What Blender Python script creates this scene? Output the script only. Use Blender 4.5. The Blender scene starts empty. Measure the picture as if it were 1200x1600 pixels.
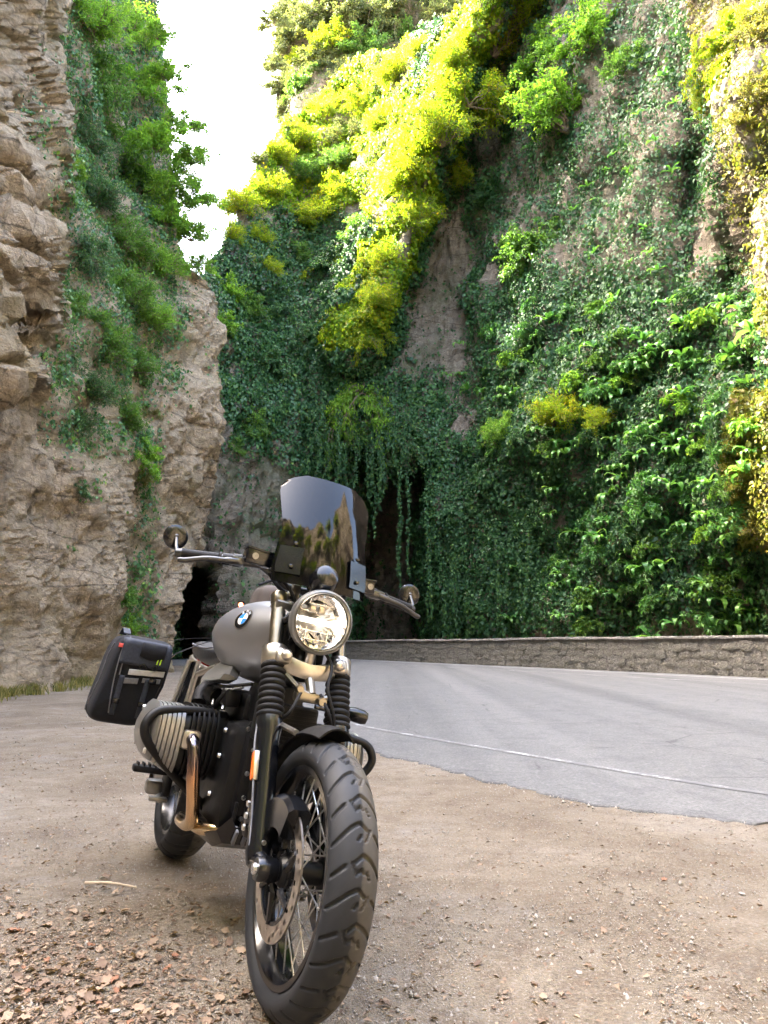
import bpy, bmesh, math, random
import numpy as np
from mathutils import Vector, Matrix
from mathutils.bvhtree import BVHTree

random.seed(7); rng = np.random.default_rng(7)
SC = bpy.context.scene
COL = SC.collection
R = math.radians

# ------------------------------------------------------------------ camera, sky, sun, exposure
CAM_H, PITCH, FPX = 0.88, R(10.16), 1155.0
cd = bpy.data.cameras.new('camera'); cam = bpy.data.objects.new('camera', cd); COL.objects.link(cam)
cam.location = (0, 0, CAM_H); cam.rotation_euler = (R(90) + PITCH, 0, 0)
cd.sensor_fit = 'VERTICAL'; cd.sensor_height = 36.0; cd.lens = 36.0 * FPX / 1600.0
cd.clip_start = 0.05; cd.clip_end = 5000
SC.camera = cam

SUN_AZ, SUN_EL = -74.0, 50.0          # degrees: azimuth from +Y (view direction) towards +X, elevation
sdir = Vector((math.sin(R(SUN_AZ)) * math.cos(R(SUN_EL)), math.cos(R(SUN_AZ)) * math.cos(R(SUN_EL)), math.sin(R(SUN_EL))))
w = bpy.data.worlds.new('World'); SC.world = w; w.use_nodes = True
nt = w.node_tree; nt.nodes.clear()
sky = nt.nodes.new('ShaderNodeTexSky'); sky.sky_type = 'NISHITA'; sky.sun_disc = False
sky.sun_elevation = R(SUN_EL); sky.sun_rotation = R(SUN_AZ)
sky.air_density = 1.0; sky.dust_density = 9.0; sky.ozone_density = 0.6; sky.altitude = 100
bg = nt.nodes.new('ShaderNodeBackground'); bg.inputs['Strength'].default_value = 0.15
wo = nt.nodes.new('ShaderNodeOutputWorld')
nt.links.new(sky.outputs[0], bg.inputs[0]); nt.links.new(bg.outputs[0], wo.inputs[0])
sl = bpy.data.lights.new('sun', 'SUN'); sl.energy = 2.0; sl.angle = R(0.5); sl.color = (1.0, 0.93, 0.80)
sun = bpy.data.objects.new('sun', sl); COL.objects.link(sun)
sun.rotation_euler = (-sdir).to_track_quat('-Z', 'Y').to_euler(); sun.location = sdir * 80
SC.view_settings.view_transform = 'Standard'; SC.view_settings.look = 'None'
SC.view_settings.exposure = 4.6; SC.view_settings.gamma = 1.0
SC.view_settings.use_curve_mapping = False

# ------------------------------------------------------------------ helpers: objects
def tag(o, label=None, cat=None, group=None, kind=None):
    if label: o['label'] = label
    if cat: o['category'] = cat
    if group: o['group'] = group
    if kind: o['kind'] = kind
    return o

def empty(name, loc=(0, 0, 0), rot=(0, 0, 0), parent=None):
    o = bpy.data.objects.new(name, None); COL.objects.link(o)
    o.location = loc; o.rotation_euler = rot; o.empty_display_size = 0.2
    if parent: o.parent = parent
    return o

def link(name, me, parent=None):
    o = bpy.data.objects.new(name, me); COL.objects.link(o)
    if parent: o.parent = parent
    return o

def np_mesh(name, V, Fq, mat=None, smooth=False, tint=None):
    """mesh from numpy arrays; Fq is (n,3) or (n,4)."""
    V = np.asarray(V, dtype=np.float32); Fq = np.asarray(Fq, dtype=np.int32)
    me = bpy.data.meshes.new(name)
    n, k = Fq.shape
    me.vertices.add(len(V)); me.vertices.foreach_set('co', V.ravel())
    me.loops.add(n * k); me.loops.foreach_set('vertex_index', Fq.ravel())
    me.polygons.add(n)
    me.polygons.foreach_set('loop_start', np.arange(0, n * k, k, dtype=np.int32))
    me.polygons.foreach_set('loop_total', np.full(n, k, dtype=np.int32))
    if smooth: me.polygons.foreach_set('use_smooth', np.ones(n, dtype=bool))
    if tint is not None:
        at = me.attributes.new('tint', 'FLOAT', 'FACE'); at.data.foreach_set('value', np.asarray(tint, dtype=np.float32))
    me.update(calc_edges=True)
    if mat: me.materials.append(mat)
    return me

class MB:
    """collects shapes; build() links them as ONE mesh object."""
    def __init__(s): s.v = []; s.f = []; s.m = []; s.mi = 0
    def add(s, V, F):
        b = len(s.v); s.v += [tuple(map(float, p)) for p in V]
        for f in F: s.f.append(tuple(i + b for i in f)); s.m.append(s.mi)
        return s
    def tube(s, pts, r, n=12, caps=True, closed=False):
        P = [Vector(p) for p in pts]; k = len(P)
        rs = r if isinstance(r, (list, tuple)) else [r] * k
        T = []
        for i in range(k):
            a = P[(i - 1) % k] if (closed or i > 0) else P[i]; b = P[(i + 1) % k] if (closed or i < k - 1) else P[i]
            T.append((b - a).normalized())
        up = Vector((0, 0, 1)) if abs(T[0].z) < .9 else Vector((1, 0, 0))
        nrm = (up - T[0] * up.dot(T[0])).normalized(); V = []
        for i in range(k):
            nrm = (nrm - T[i] * nrm.dot(T[i])).normalized(); bi = T[i].cross(nrm)
            for j in range(n):
                a = 2 * math.pi * j / n; V.append(P[i] + (nrm * math.cos(a) + bi * math.sin(a)) * rs[i])
        F = []
        for i in range(k if closed else k - 1):
            i2 = (i + 1) % k
            for j in range(n): F.append((i * n + j, i * n + (j + 1) % n, i2 * n + (j + 1) % n, i2 * n + j))
        if caps and not closed:
            F.append(tuple(range(n - 1, -1, -1))); F.append(tuple(range((k - 1) * n, k * n)))
        return s.add(V, F)
    def lathe(s, prof, origin, axis, n=32, closed=False, a0=0, a1=None):
        """prof: (radius, height along axis)."""
        ax = Vector(axis).normalized(); o = Vector(origin)
        up = Vector((0, 0, 1)) if abs(ax.z) < .9 else Vector((1, 0, 0))
        e1 = (up - ax * up.dot(ax)).normalized(); e2 = ax.cross(e1); V = []; F = []
        full = a1 is None; m = n if full else n + 1
        for (r, h) in prof:
            for j in range(m):
                a = a0 + (2 * math.pi if full else (a1 - a0)) * j / n
                V.append(o + ax * h + (e1 * math.cos(a) + e2 * math.sin(a)) * r)
        k = len(prof)
        for i in range(k if closed else k - 1):
            i2 = (i + 1) % k
            for j in range(n): F.append((i * m + j, i * m + (j + 1) % m, i2 * m + (j + 1) % m, i2 * m + j))
        return s.add(V, F)
    def box(s, c, size, bevel=0.0, rot=None, seg=2, taper=None):
        bm = bmesh.new(); bmesh.ops.create_cube(bm, size=1)
        for v in bm.verts:
            v.co = Vector((v.co.x * size[0], v.co.y * size[1], v.co.z * size[2]))
            if taper and v.co.z > 0: v.co.x *= taper[0]; v.co.y *= taper[1]
        if bevel: bmesh.ops.bevel(bm, geom=bm.edges[:], offset=bevel, segments=seg, profile=.5, affect='EDGES')
        M = rot.to_matrix() if hasattr(rot, 'to_matrix') else (rot or Matrix.Identity(3))
        bm.verts.index_update()
        V = [M @ v.co + Vector(c) for v in bm.verts]; F = [[v.index for v in f.verts] for f in bm.faces]; bm.free()
        return s.add(V, F)
    def loft(s, rings, caps=True, closed=True):
        n = len(rings[0]); V = [p for r_ in rings for p in r_]; F = []
        for i in range(len(rings) - 1):
            for j in range(n if closed else n - 1):
                F.append((i * n + j, i * n + (j + 1) % n, (i + 1) * n + (j + 1) % n, (i + 1) * n + j))
        if caps: F.append(tuple(range(n - 1, -1, -1))); F.append(tuple(range((len(rings) - 1) * n, len(rings) * n)))
        return s.add(V, F)
    def sphere(s, c, r, n=12, sc=(1, 1, 1)):
        prof = [(max(1e-4, math.sin(math.pi * i / n)) * r, -math.cos(math.pi * i / n) * r) for i in range(n + 1)]
        b = len(s.v); s.lathe(prof, (0, 0, 0), (0, 0, 1), n * 2)
        for i in range(b, len(s.v)):
            x, y, z = s.v[i]; s.v[i] = (x * sc[0] + c[0], y * sc[1] + c[1], z * sc[2] + c[2])
        return s
    def mesh(s, name, mats, smooth=35):
        me = bpy.data.meshes.new(name); me.from_pydata(s.v, [], s.f)
        for m in (mats if isinstance(mats, (list, tuple)) else [mats]): me.materials.append(m)
        if any(s.m): me.polygons.foreach_set('material_index', s.m)
        bm = bmesh.new(); bm.from_mesh(me)
        bmesh.ops.recalc_face_normals(bm, faces=bm.faces[:]); bm.to_mesh(me); bm.free()
        if smooth:
            me.polygons.foreach_set('use_smooth', [True] * len(me.polygons)); me.set_sharp_from_angle(angle=R(smooth))
        me.update(); return me
    def build(s, name, mats, parent=None, smooth=35):
        return link(name, s.mesh(name, mats, smooth), parent)

def spline(pts, n=8):
    """Catmull-Rom through points."""
    P = [np.array(p, float) for p in pts]; P = [2 * P[0] - P[1]] + P + [2 * P[-1] - P[-2]]; out = []
    for i in range(1, len(P) - 2):
        for k in range(n):
            t = k / n; a, b, c, d = P[i - 1], P[i], P[i + 1], P[i + 2]
            out.append(.5 * (2 * b + (c - a) * t + (2 * a - 5 * b + 4 * c - d) * t * t + (3 * b - a - 3 * c + d) * t ** 3))
    out.append(P[-2]); return [tuple(p) for p in out]

# ------------------------------------------------------------------ helpers: numpy noise
_perm = np.random.default_rng(3).permutation(256); _perm = np.concatenate([_perm, _perm, _perm])
_grad = np.random.default_rng(4).normal(size=(256, 3)); _grad /= np.linalg.norm(_grad, axis=1)[:, None]
def _h(ix, iy, iz): return _perm[_perm[_perm[ix & 255] + (iy & 255)] + (iz & 255)]
def perlin(p):
    i = np.floor(p).astype(int); f = p - i; u = f * f * f * (f * (f * 6 - 15) + 10); r = 0
    for dx in (0, 1):
        for dy in (0, 1):
            for dz in (0, 1):
                g = _grad[_h(i[:, 0] + dx, i[:, 1] + dy, i[:, 2] + dz)]
                d = ((f - np.array([dx, dy, dz])) * g).sum(1)
                r = r + d * (u[:, 0] if dx else 1 - u[:, 0]) * (u[:, 1] if dy else 1 - u[:, 1]) * (u[:, 2] if dz else 1 - u[:, 2])
    return r * 1.5
def fbm(p, o=4, gain=.5):
    a, s_, r = 1., 1., 0
    for k in range(o): r = r + a * perlin(p * s_ + 17.3 * k); a *= gain; s_ *= 2.03
    return r
def ridged(p, o=4):
    a, s_, r = 1., 1., 0
    for k in range(o): r = r + a * (1 - 2 * np.abs(perlin(p * s_ + 9.1 * k))); a *= .5; s_ *= 2.1
    return r
_jit = np.random.default_rng(5).random((256, 3))
def worley(p):
    """F1, F2, cell value"""
    i = np.floor(p).astype(int); f1 = np.full(len(p), 9.); f2 = f1.copy(); cv = np.zeros(len(p))
    for dx in (-1, 0, 1):
        for dy in (-1, 0, 1):
            for dz in (-1, 0, 1):
                c = i + np.array([dx, dy, dz]); h = _h(c[:, 0], c[:, 1], c[:, 2])
                d = np.linalg.norm(c + _jit[h] - p, axis=1); m = d < f1
                f2 = np.where(m, f1, np.minimum(f2, d)); cv = np.where(m, h / 255., cv); f1 = np.where(m, d, f1)
    return f1, f2, cv
def sstep(a, b, x): t = np.clip((x - a) / (b - a), 0, 1); return t * t * (3 - 2 * t)

# ------------------------------------------------------------------ helpers: surveying (photo point + distance -> place in the world)
cp, sp = math.cos(PITCH), math.sin(PITCH)
def survey(px, py, D):
    px = np.asarray(px, float); py = np.asarray(py, float)
    a = (px - 600) / FPX; b = -(py - 800) / FPX; fw = cp - sp * b; up = sp + cp * b
    t = D / fw
    return np.stack(np.broadcast_arrays(a * t, D + 0 * a * t, CAM_H + up * t), -1)
def on_ground(px, py, z=0.0):
    a = (px - 600) / FPX; b = -(py - 800) / FPX; fw = cp - sp * b; up = sp + cp * b
    t = (z - CAM_H) / up; return (a * t, fw * t, z)

# ------------------------------------------------------------------ materials
def newmat(name):
    m = bpy.data.materials.new(name); m.use_nodes = True; t = m.node_tree
    return m, t, t.nodes['Principled BSDF']
def N(t, typ, **kw):
    n = t.nodes.new(typ)
    for k, v in kw.items():
        if k in n.inputs: n.inputs[k].default_value = v
        else: setattr(n, k, v)
    return n
def ramp(t, fac, stops, interp='LINEAR'):
    r_ = t.nodes.new('ShaderNodeValToRGB'); e = r_.color_ramp.elements; r_.color_ramp.interpolation = interp
    while len(e) < len(stops): e.new(.5)
    for i, (p, c) in enumerate(stops): e[i].position = p; e[i].color = (*c, 1) if len(c) == 3 else c
    t.links.new(fac, r_.inputs[0]); return r_.outputs[0]
def mixc(t, fac, a, b, mode='MIX'):
    n = t.nodes.new('ShaderNodeMix'); n.data_type = 'RGBA'; n.blend_type = mode
    for sock, val in ((n.inputs[0], fac), (n.inputs[6], a), (n.inputs[7], b)):
        if hasattr(val, 'is_linked'): t.links.new(val, sock)
        else: sock.default_value = val if not isinstance(val, tuple) else ((*val, 1) if len(val) == 3 else val)
    return n.outputs[2]
def noise_(t, scale, detail=6, rough=.6, vec=None, dist=0):
    n = N(t, 'ShaderNodeTexNoise', Scale=scale, Detail=detail, Roughness=rough, Distortion=dist)
    if vec is not None: t.links.new(vec, n.inputs['Vector'])
    return n.outputs[0]
def coords(t, scale=(1, 1, 1), rot=(0, 0, 0), kind='Object'):
    tc = t.nodes.new('ShaderNodeTexCoord'); mp = t.nodes.new('ShaderNodeMapping')
    mp.inputs['Scale'].default_value = scale; mp.inputs['Rotation'].default_value = rot
    t.links.new(tc.outputs[kind], mp.inputs[0]); return mp.outputs[0]
def bump(t, b, h, strength=.5, dist=.02):
    n = N(t, 'ShaderNodeBump', Strength=strength, Distance=dist); t.links.new(h, n.inputs['Height'])
    t.links.new(n.outputs[0], b.inputs['Normal']); return n

def plain(name, col, rough=.5, metal=0., var=.12, scale=30, spec=.5, bmp=0., coat=0.):
    m, t, b = newmat(name); v = coords(t)
    n = noise_(t, scale, 5, .6, v)
    c = ramp(t, n, [(.25, tuple(x * (1 - var) for x in col)), (.75, tuple(min(1, x * (1 + var)) for x in col))])
    t.links.new(c, b.inputs['Base Color']); b.inputs['Metallic'].default_value = metal
    rr = N(t, 'ShaderNodeMapRange'); t.links.new(n, rr.inputs[0]); rr.inputs[3].default_value = rough * .8; rr.inputs[4].default_value = min(1, rough * 1.25)
    t.links.new(rr.outputs[0], b.inputs['Roughness']); b.inputs['Specular IOR Level'].default_value = spec
    b.inputs['Coat Weight'].default_value = coat; b.inputs['Coat Roughness'].default_value = .05
    if bmp: bump(t, b, n, bmp, .003)
    return m

def leaf_mat(name, stops, trans=.4, rough=.45, spec=.4, tstops=None):
    """stops: colour ramp over the per-leaf 'tint' value"""
    m, t, b = newmat(name); a = N(t, 'ShaderNodeAttribute', attribute_name='tint')
    c = ramp(t, a.outputs['Fac'], stops); t.links.new(c, b.inputs['Base Color'])
    b.inputs['Roughness'].default_value = rough; b.inputs['Specular IOR Level'].default_value = spec
    tr = t.nodes.new('ShaderNodeBsdfTranslucent')
    c2 = ramp(t, a.outputs['Fac'], tstops or [(p, tuple(min(1, x * k) for x, k in zip(q, (1.5, 1.45, .8)))) for p, q in stops])
    t.links.new(c2, tr.inputs[0])
    mx = N(t, 'ShaderNodeMixShader', Fac=trans); t.links.new(b.outputs[0], mx.inputs[1]); t.links.new(tr.outputs[0], mx.inputs[2])
    t.links.new(mx.outputs[0], t.nodes['Material Output'].inputs[0]); return m

def rock_mat(name, light, mid, dark, moss=(.10, .11, .03), moss_amt=.5, streak=.5):
    m, t, b = newmat(name); v = coords(t); vs = coords(t, (1.3, 1.3, .16)); vl = coords(t, (.5, .5, 2.2), (R(12), R(-8), 0))
    n1 = noise_(t, .35, 8, .62, v); n2 = noise_(t, 2.2, 10, .68, v, .6); n3 = noise_(t, 1.0, 8, .65, vs, .4); n4 = noise_(t, 1.6, 8, .7, vl, .5); n5 = noise_(t, 11, 8, .7, v)
    c = ramp(t, n2, [(.28, dark), (.45, mid), (.62, light), (.8, tuple(min(1, x * 1.18) for x in light))])
    c = mixc(t, ramp(t, n4, [(.40, (0, 0, 0)), (.60, (.55, .55, .55))]), c, tuple(x * .8 for x in light))
    c = mixc(t, ramp(t, n3, [(.52, (0, 0, 0)), (.70, (streak, streak, streak))]), c, dark)
    c = mixc(t, ramp(t, n1, [(.48, (0, 0, 0)), (.66, (moss_amt, moss_amt, moss_amt))]), c, mixc(t, n2, moss, tuple(x * 2.2 for x in moss)))
    c = mixc(t, .35, c, ramp(t, n5, [(.3, (.25, .25, .25)), (.7, (.95, .95, .95))]), 'OVERLAY')
    va = N(t, 'ShaderNodeTexVoronoi', feature='DISTANCE_TO_EDGE', Scale=.55); wv = mixc(t, .35, vl, n2, 'ADD'); t.links.new(wv, va.inputs['Vector'])
    vb = N(t, 'ShaderNodeTexVoronoi', feature='DISTANCE_TO_EDGE', Scale=1.7); t.links.new(mixc(t, .5, vs, n2, 'ADD'), vb.inputs['Vector'])
    cr = mixc(t, 1., ramp(t, va.outputs['Distance'], [(0, (.25, .25, .25)), (.035, (1, 1, 1))]), ramp(t, vb.outputs['Distance'], [(0, (.5, .5, .5)), (.04, (1, 1, 1))]), 'MULTIPLY')
    cm = mixc(t, ramp(t, n1, [(.42, (0, 0, 0)), (.55, (1, 1, 1))]), cr, (1., 1., 1.)); c = mixc(t, .85, c, cm, 'MULTIPLY')
    t.links.new(c, b.inputs['Base Color']); b.inputs['Roughness'].default_value = .9; b.inputs['Specular IOR Level'].default_value = .2
    mu = N(t, 'ShaderNodeMath', operation='ADD'); t.links.new(n2, mu.inputs[0]); t.links.new(n5, mu.inputs[1])
    mv = N(t, 'ShaderNodeMath', operation='ADD'); t.links.new(mu.outputs[0], mv.inputs[0]); t.links.new(n4, mv.inputs[1])
    bump(t, b, mv.outputs[0], 1., .24); return m

M = {}
M['rock_warm'] = rock_mat('rock_warm', (.54, .44, .31), (.40, .32, .22), (.12, .092, .06), (.10, .09, .03), .45, .5)
M['rock_grey'] = rock_mat('rock_grey', (.345, .29, .225), (.235, .19, .142), (.075, .062, .047), (.05, .07, .03), .6, .6)
M['rock_dark'] = rock_mat('rock_dark', (.16, .14, .12), (.10, .09, .08), (.035, .032, .03), (.03, .04, .02), .5, .6)
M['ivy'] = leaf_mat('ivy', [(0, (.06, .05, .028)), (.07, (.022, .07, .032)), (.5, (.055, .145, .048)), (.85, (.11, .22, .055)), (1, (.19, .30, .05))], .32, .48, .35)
M['ivy_lit'] = leaf_mat('ivy_lit', [(0, (.07, .11, .015)), (.4, (.17, .18, .025)), (.8, (.235, .19, .055)), (1, (.24, .155, .075))], .42, .5, .3)  # tan copy of the ivy, sunlight put into the leaf colour
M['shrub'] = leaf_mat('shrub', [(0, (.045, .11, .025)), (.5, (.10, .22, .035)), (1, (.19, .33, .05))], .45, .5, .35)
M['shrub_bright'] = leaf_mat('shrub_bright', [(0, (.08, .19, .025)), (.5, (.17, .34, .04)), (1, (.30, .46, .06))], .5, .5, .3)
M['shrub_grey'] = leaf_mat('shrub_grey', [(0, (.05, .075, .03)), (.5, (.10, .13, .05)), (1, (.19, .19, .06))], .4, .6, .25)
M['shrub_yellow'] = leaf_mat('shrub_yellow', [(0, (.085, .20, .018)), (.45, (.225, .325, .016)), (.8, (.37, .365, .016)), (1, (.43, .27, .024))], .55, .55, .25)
M['frond'] = leaf_mat('frond', [(0, (.045, .15, .035)), (.5, (.09, .25, .05)), (1, (.18, .36, .07))], .35, .32, .5)
M['grass'] = leaf_mat('grass', [(0, (.08, .10, .03)), (.5, (.16, .16, .05)), (1, (.30, .25, .11))], .4, .6, .2)
M['stem'] = plain('stem', (.16, .12, .08), .85, var=.4, scale=8)
M['litter'] = leaf_mat('litter', [(0, (.10, .065, .045)), (.45, (.22, .155, .11)), (.85, (.33, .25, .175)), (1, (.24, .10, .055))], .12, .75, .2)
M['stone'] = plain('stone', (.30, .27, .225), .9, var=.3, scale=25, spec=.2, bmp=.4)

# metals, rubber and plastics of the motorcycle
M['black'] = plain('black_paint', (.004, .0045, .006), .2, var=.2, spec=.5)
M['black_matt'] = plain('black_matt', (.005, .005, .0055), .5, var=.3, scale=60, spec=.28)
M['engine'] = plain('engine_black', (.004, .004, .0045), .42, var=.5, scale=45, spec=.28, bmp=.25)
M['rubber'] = plain('rubber', (.007, .007, .0075), .6, var=.35, scale=40, spec=.25)
M['alu'] = plain('brushed_aluminium', (.46, .43, .385), .34, 1., var=.12, scale=60)
M['alu_dark'] = plain('anodised_tube', (.25, .225, .18), .3, 1., var=.1, scale=40)
M['cover'] = plain('cast_grey_cover', (.24, .24, .235), .36, .8, var=.15, scale=50, bmp=.1)
M['gunmetal'] = plain('gunmetal', (.075, .075, .075), .32, .9, var=.1, scale=60)
M['chrome'] = plain('chrome', (.93, .93, .93), .1, 1., var=.03)
M['steel'] = plain('spoke_steel', (.62, .62, .62), .28, 1., var=.08)
M['disc'] = plain('brake_disc_steel', (.58, .53, .48), .34, 1., var=.12, scale=80)
M['tank'] = plain('satin_grey_tank', (.29, .30, .325), .34, .8, var=.02, scale=3, coat=.25)
M['amber'] = plain('amber_reflector', (.75, .16, .02), .2, var=.1)
M['fabric'] = plain('black_nylon', (.010, .011, .015), .8, var=.45, scale=120, spec=.3, bmp=.35)
M['fabric_blue'] = plain('navy_black_nylon', (.03, .036, .052), .7, var=.4, scale=90, spec=.35, bmp=.35)
M['strip'] = plain('reflective_strip', (.50, .50, .49), .5, .1, var=.12, scale=60)
M['strip_dark'] = plain('grey_webbing', (.13, .135, .15), .7, var=.2, scale=90)
M['lime'] = plain('lime_cord', (.55, .85, .05), .5, var=.1)
M['leather'] = plain('seat_leather', (.022, .022, .024), .42, var=.3, scale=70, spec=.45, bmp=.3)
M['brown_bag'] = plain('brown_nylon', (.055, .042, .034), .75, var=.3, scale=80, bmp=.3)
M['white'] = plain('white_enamel', (.8, .8, .8), .3, var=.03)
M['blue'] = plain('blue_enamel', (.03, .22, .62), .25, var=.05)
M['asphalt_edge'] = plain('asphalt_edge', (.10, .10, .10), .95, var=.5, scale=40)

# ------------------------------------------------------------------ special setting materials
def dirt_mat():
    m, t, b = newmat('dirt'); v = coords(t)
    n1 = noise_(t, .8, 9, .68, v, .7); n2 = noise_(t, 6, 9, .75, v, .3); n3 = noise_(t, 70, 6, .75, v)
    vo = N(t, 'ShaderNodeTexVoronoi', Scale=150.); t.links.new(v, vo.inputs['Vector'])
    c = ramp(t, n1, [(.30, (.122, .094, .067)), (.46, (.19, .155, .112)), (.58, (.24, .203, .154)), (.72, (.28, .25, .206))])
    c = mixc(t, ramp(t, n2, [(.44, (0, 0, 0)), (.66, (.75, .75, .75))]), c, (.13, .095, .067)); c = mixc(t, ramp(t, noise_(t, 2.1, 8, .7, v, .4), [(.54, (0, 0, 0)), (.68, (.6, .6, .6))]), c, (.235, .215, .185))
    peb = ramp(t, vo.outputs['Color'], [(.72, (0, 0, 0)), (.76, (.55, .55, .55))])
    c = mixc(t, peb, c, mixc(t, n3, (.14, .12, .10), (.34, .305, .26)))
    c = mixc(t, .4, c, ramp(t, n3, [(.3, (.2, .2, .2)), (.7, (.85, .85, .85))]), 'OVERLAY')
    t.links.new(c, b.inputs['Base Color']); b.inputs['Roughness'].default_value = .95; b.inputs['Specular IOR Level'].default_value = .15
    mu = N(t, 'ShaderNodeMath', operation='MULTIPLY_ADD'); t.links.new(n2, mu.inputs[0]); mu.inputs[1].default_value = 3.0; t.links.new(n3, mu.inputs[2])
    mv = N(t, 'ShaderNodeMath', operation='SUBTRACT'); t.links.new(mu.outputs[0], mv.inputs[0]); t.links.new(vo.outputs['Distance'], mv.inputs[1])
    bump(t, b, mv.outputs[0], .9, .010); return m
def asphalt_mat():
    m, t, b = newmat('asphalt'); v = coords(t)
    # u runs along the road, so wheel tracks and seams follow it
    vr = coords(t, (1.0, .03, 1), (0, 0, R(-27)))
    n1 = noise_(t, .5, 6, .6, v); n2 = noise_(t, .9, 5, .6, vr, .3); n3 = noise_(t, 55, 5, .85, v)
    c = ramp(t, n2, [(.3, (.068, .067, .065)), (.5, (.106, .104, .10)), (.7, (.138, .134, .127))])
    c = mixc(t, ramp(t, n1, [(.45, (0, 0, 0)), (.7, (.4, .4, .4))]), c, (.13, .123, .113))
    c = mixc(t, ramp(t, noise_(t, 22, 4, .8, v), [(.5, (0, 0, 0)), (.66, (.55, .55, .55))]), c, (.165, .158, .147)); c = mixc(t, ramp(t, noise_(t, 3.1, 5, .7, v), [(.5, (0, 0, 0)), (.7, (.5, .5, .5))]), c, (.062, .062, .063))
    c = mixc(t, .7, c, ramp(t, n3, [(.3, (.15, .15, .15)), (.7, (.9, .9, .9))]), 'OVERLAY')
    vo = N(t, 'ShaderNodeTexVoronoi', feature='DISTANCE_TO_EDGE', Scale=.7); nv = noise_(t, 3, 6, .7, v)
    mm = mixc(t, .18, v, nv, 'ADD'); t.links.new(mm, vo.inputs['Vector'])
    crack = ramp(t, vo.outputs['Distance'], [(.0, (.7, .7, .7)), (.010, (0, 0, 0))])
    c = mixc(t, mixc(t, 1., crack, ramp(t, n1, [(.5, (0, 0, 0)), (.56, (1, 1, 1))]), 'MULTIPLY'), c, (.04, .04, .04))
    t.links.new(c, b.inputs['Base Color']); b.inputs['Roughness'].default_value = .85; b.inputs['Specular IOR Level'].default_value = .3
    bump(t, b, n3, .6, .006); return m
def paint_mat(wear):
    m, t, b = newmat('road_paint'); v = coords(t); n = noise_(t, 34, 8, .8, v); n2 = noise_(t, 1.6, 6, .7, v)
    ad = N(t, 'ShaderNodeMath', operation='ADD'); t.links.new(n, ad.inputs[0]); t.links.new(n2, ad.inputs[1])
    k = ramp(t, ad.outputs[0], [(min(.98, wear), (1, 1, 1)), (min(1, wear + .12), (0, 0, 0))])
    dv = N(t, 'ShaderNodeMath', operation='MULTIPLY'); dv.inputs[1].default_value = .5; t.links.new(ad.outputs[0], dv.inputs[0])
    k = ramp(t, dv.outputs[0], [(wear, (1, 1, 1)), (wear + .06, (0, 0, 0))])
    t.links.new(mixc(t, k, (.118, .116, .112), (.34, .34, .325)), b.inputs['Base Color']); b.inputs['Roughness'].default_value = .8; return m
M['dirt'] = dirt_mat(); M['asphalt'] = asphalt_mat()
M['paint_worn'] = paint_mat(.43); M['paint'] = paint_mat(.56)
M['wall_stone'] = rock_mat('wall_stone', (.33, .30, .25), (.23, .205, .17), (.09, .08, .065), (.08, .08, .035), .5, .5)
M['mortar'] = rock_mat('mortar', (.32, .29, .245), (.225, .20, .165), (.10, .09, .075), (.08, .08, .04), .4, .5)
M['coping'] = rock_mat('coping', (.52, .48, .42), (.42, .38, .33), (.2, .18, .15), (.12, .12, .06), .3, .2)

# ------------------------------------------------------------------ ground: one sheet to the horizon
def axis_lines(a, b, fine0, fine1, step, growth=1.13):
    L = list(np.arange(fine0, fine1 + 1e-6, step)); s_ = step; x = fine0
    while x > a: s_ *= growth; x -= s_; L.insert(0, x)
    s_ = step; x = fine1
    while x < b: s_ *= growth; x += s_; L.append(x)
    return np.array(L)
aniso2 = lambda p: p * np.array([1., .35, 1.])
gx = axis_lines(-800, 800, -3.0, 3.0, .022, 1.06); gy = axis_lines(-800, 1400, .9, 5.0, .022, 1.05)
GX, GY = np.meshgrid(gx, gy); P = np.stack([GX.ravel(), GY.ravel(), 0 * GX.ravel()], -1)
near = 1 - sstep(6, 16, np.hypot(P[:, 0], P[:, 1] - 2.5))
P[:, 2] = -.012 + near * (.012 * fbm(P * 1.1, 3) + .006 * ridged(aniso2(P) * 2.2, 3) + .004 * fbm(P * 9, 3)) - (1 - near) * .01
nx, ny = len(gx), len(gy); idx = np.arange(nx * ny).reshape(ny, nx)
Fq = np.stack([idx[:-1, :-1], idx[:-1, 1:], idx[1:, 1:], idx[1:, :-1]], -1).reshape(-1, 4)
ground = link('ground', np_mesh('ground', P, Fq, M['dirt'], True)); tag(ground, kind='structure')

# ------------------------------------------------------------------ road and its markings
near_px = [(1900, 1335), (1500, 1318), (1300, 1302), (1200, 1290), (1100, 1280), (1000, 1268), (900, 1252), (800, 1230), (700, 1205), (600, 1181), (540, 1165), (480, 1145), (420, 1118), (360, 1086)]
E_near = [on_ground(*q)[:2] for q in near_px] + [(-7.2, 28.5), (-10.0, 33.5), (-16, 37)]
E_near = [(14.0, .5)] + E_near
W_a, W_b = np.array([10.1, 19.9]), np.array([-2.1, 46.0]); wdir = (W_b - W_a) / np.linalg.norm(W_b - W_a); wn = np.array([-wdir[1], wdir[0]])  # wn points to the road side
wnr = wn if np.dot(wn, -W_a) > 0 else -wn
E_far = [tuple(W_a - wdir * 34), tuple(W_a - wdir * 20), tuple(W_a - wdir * 9), tuple(W_a), tuple(W_a + wdir * 10), tuple(W_a + wdir * 20), tuple(W_b), (-5.0, 47.2), (-9.5, 46.5), (-16, 46)]
def resample(pts, n):
    p = np.array(spline(pts, 20))[:, :2]; d = np.r_[0, np.cumsum(np.linalg.norm(np.diff(p, axis=0), axis=1))]
    t = np.linspace(0, d[-1], n); return np.stack([np.interp(t, d, p[:, 0]), np.interp(t, d, p[:, 1])], -1)
n_al = 2200; en = resample(E_near, n_al); ef = resample(E_far, n_al)
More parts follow.
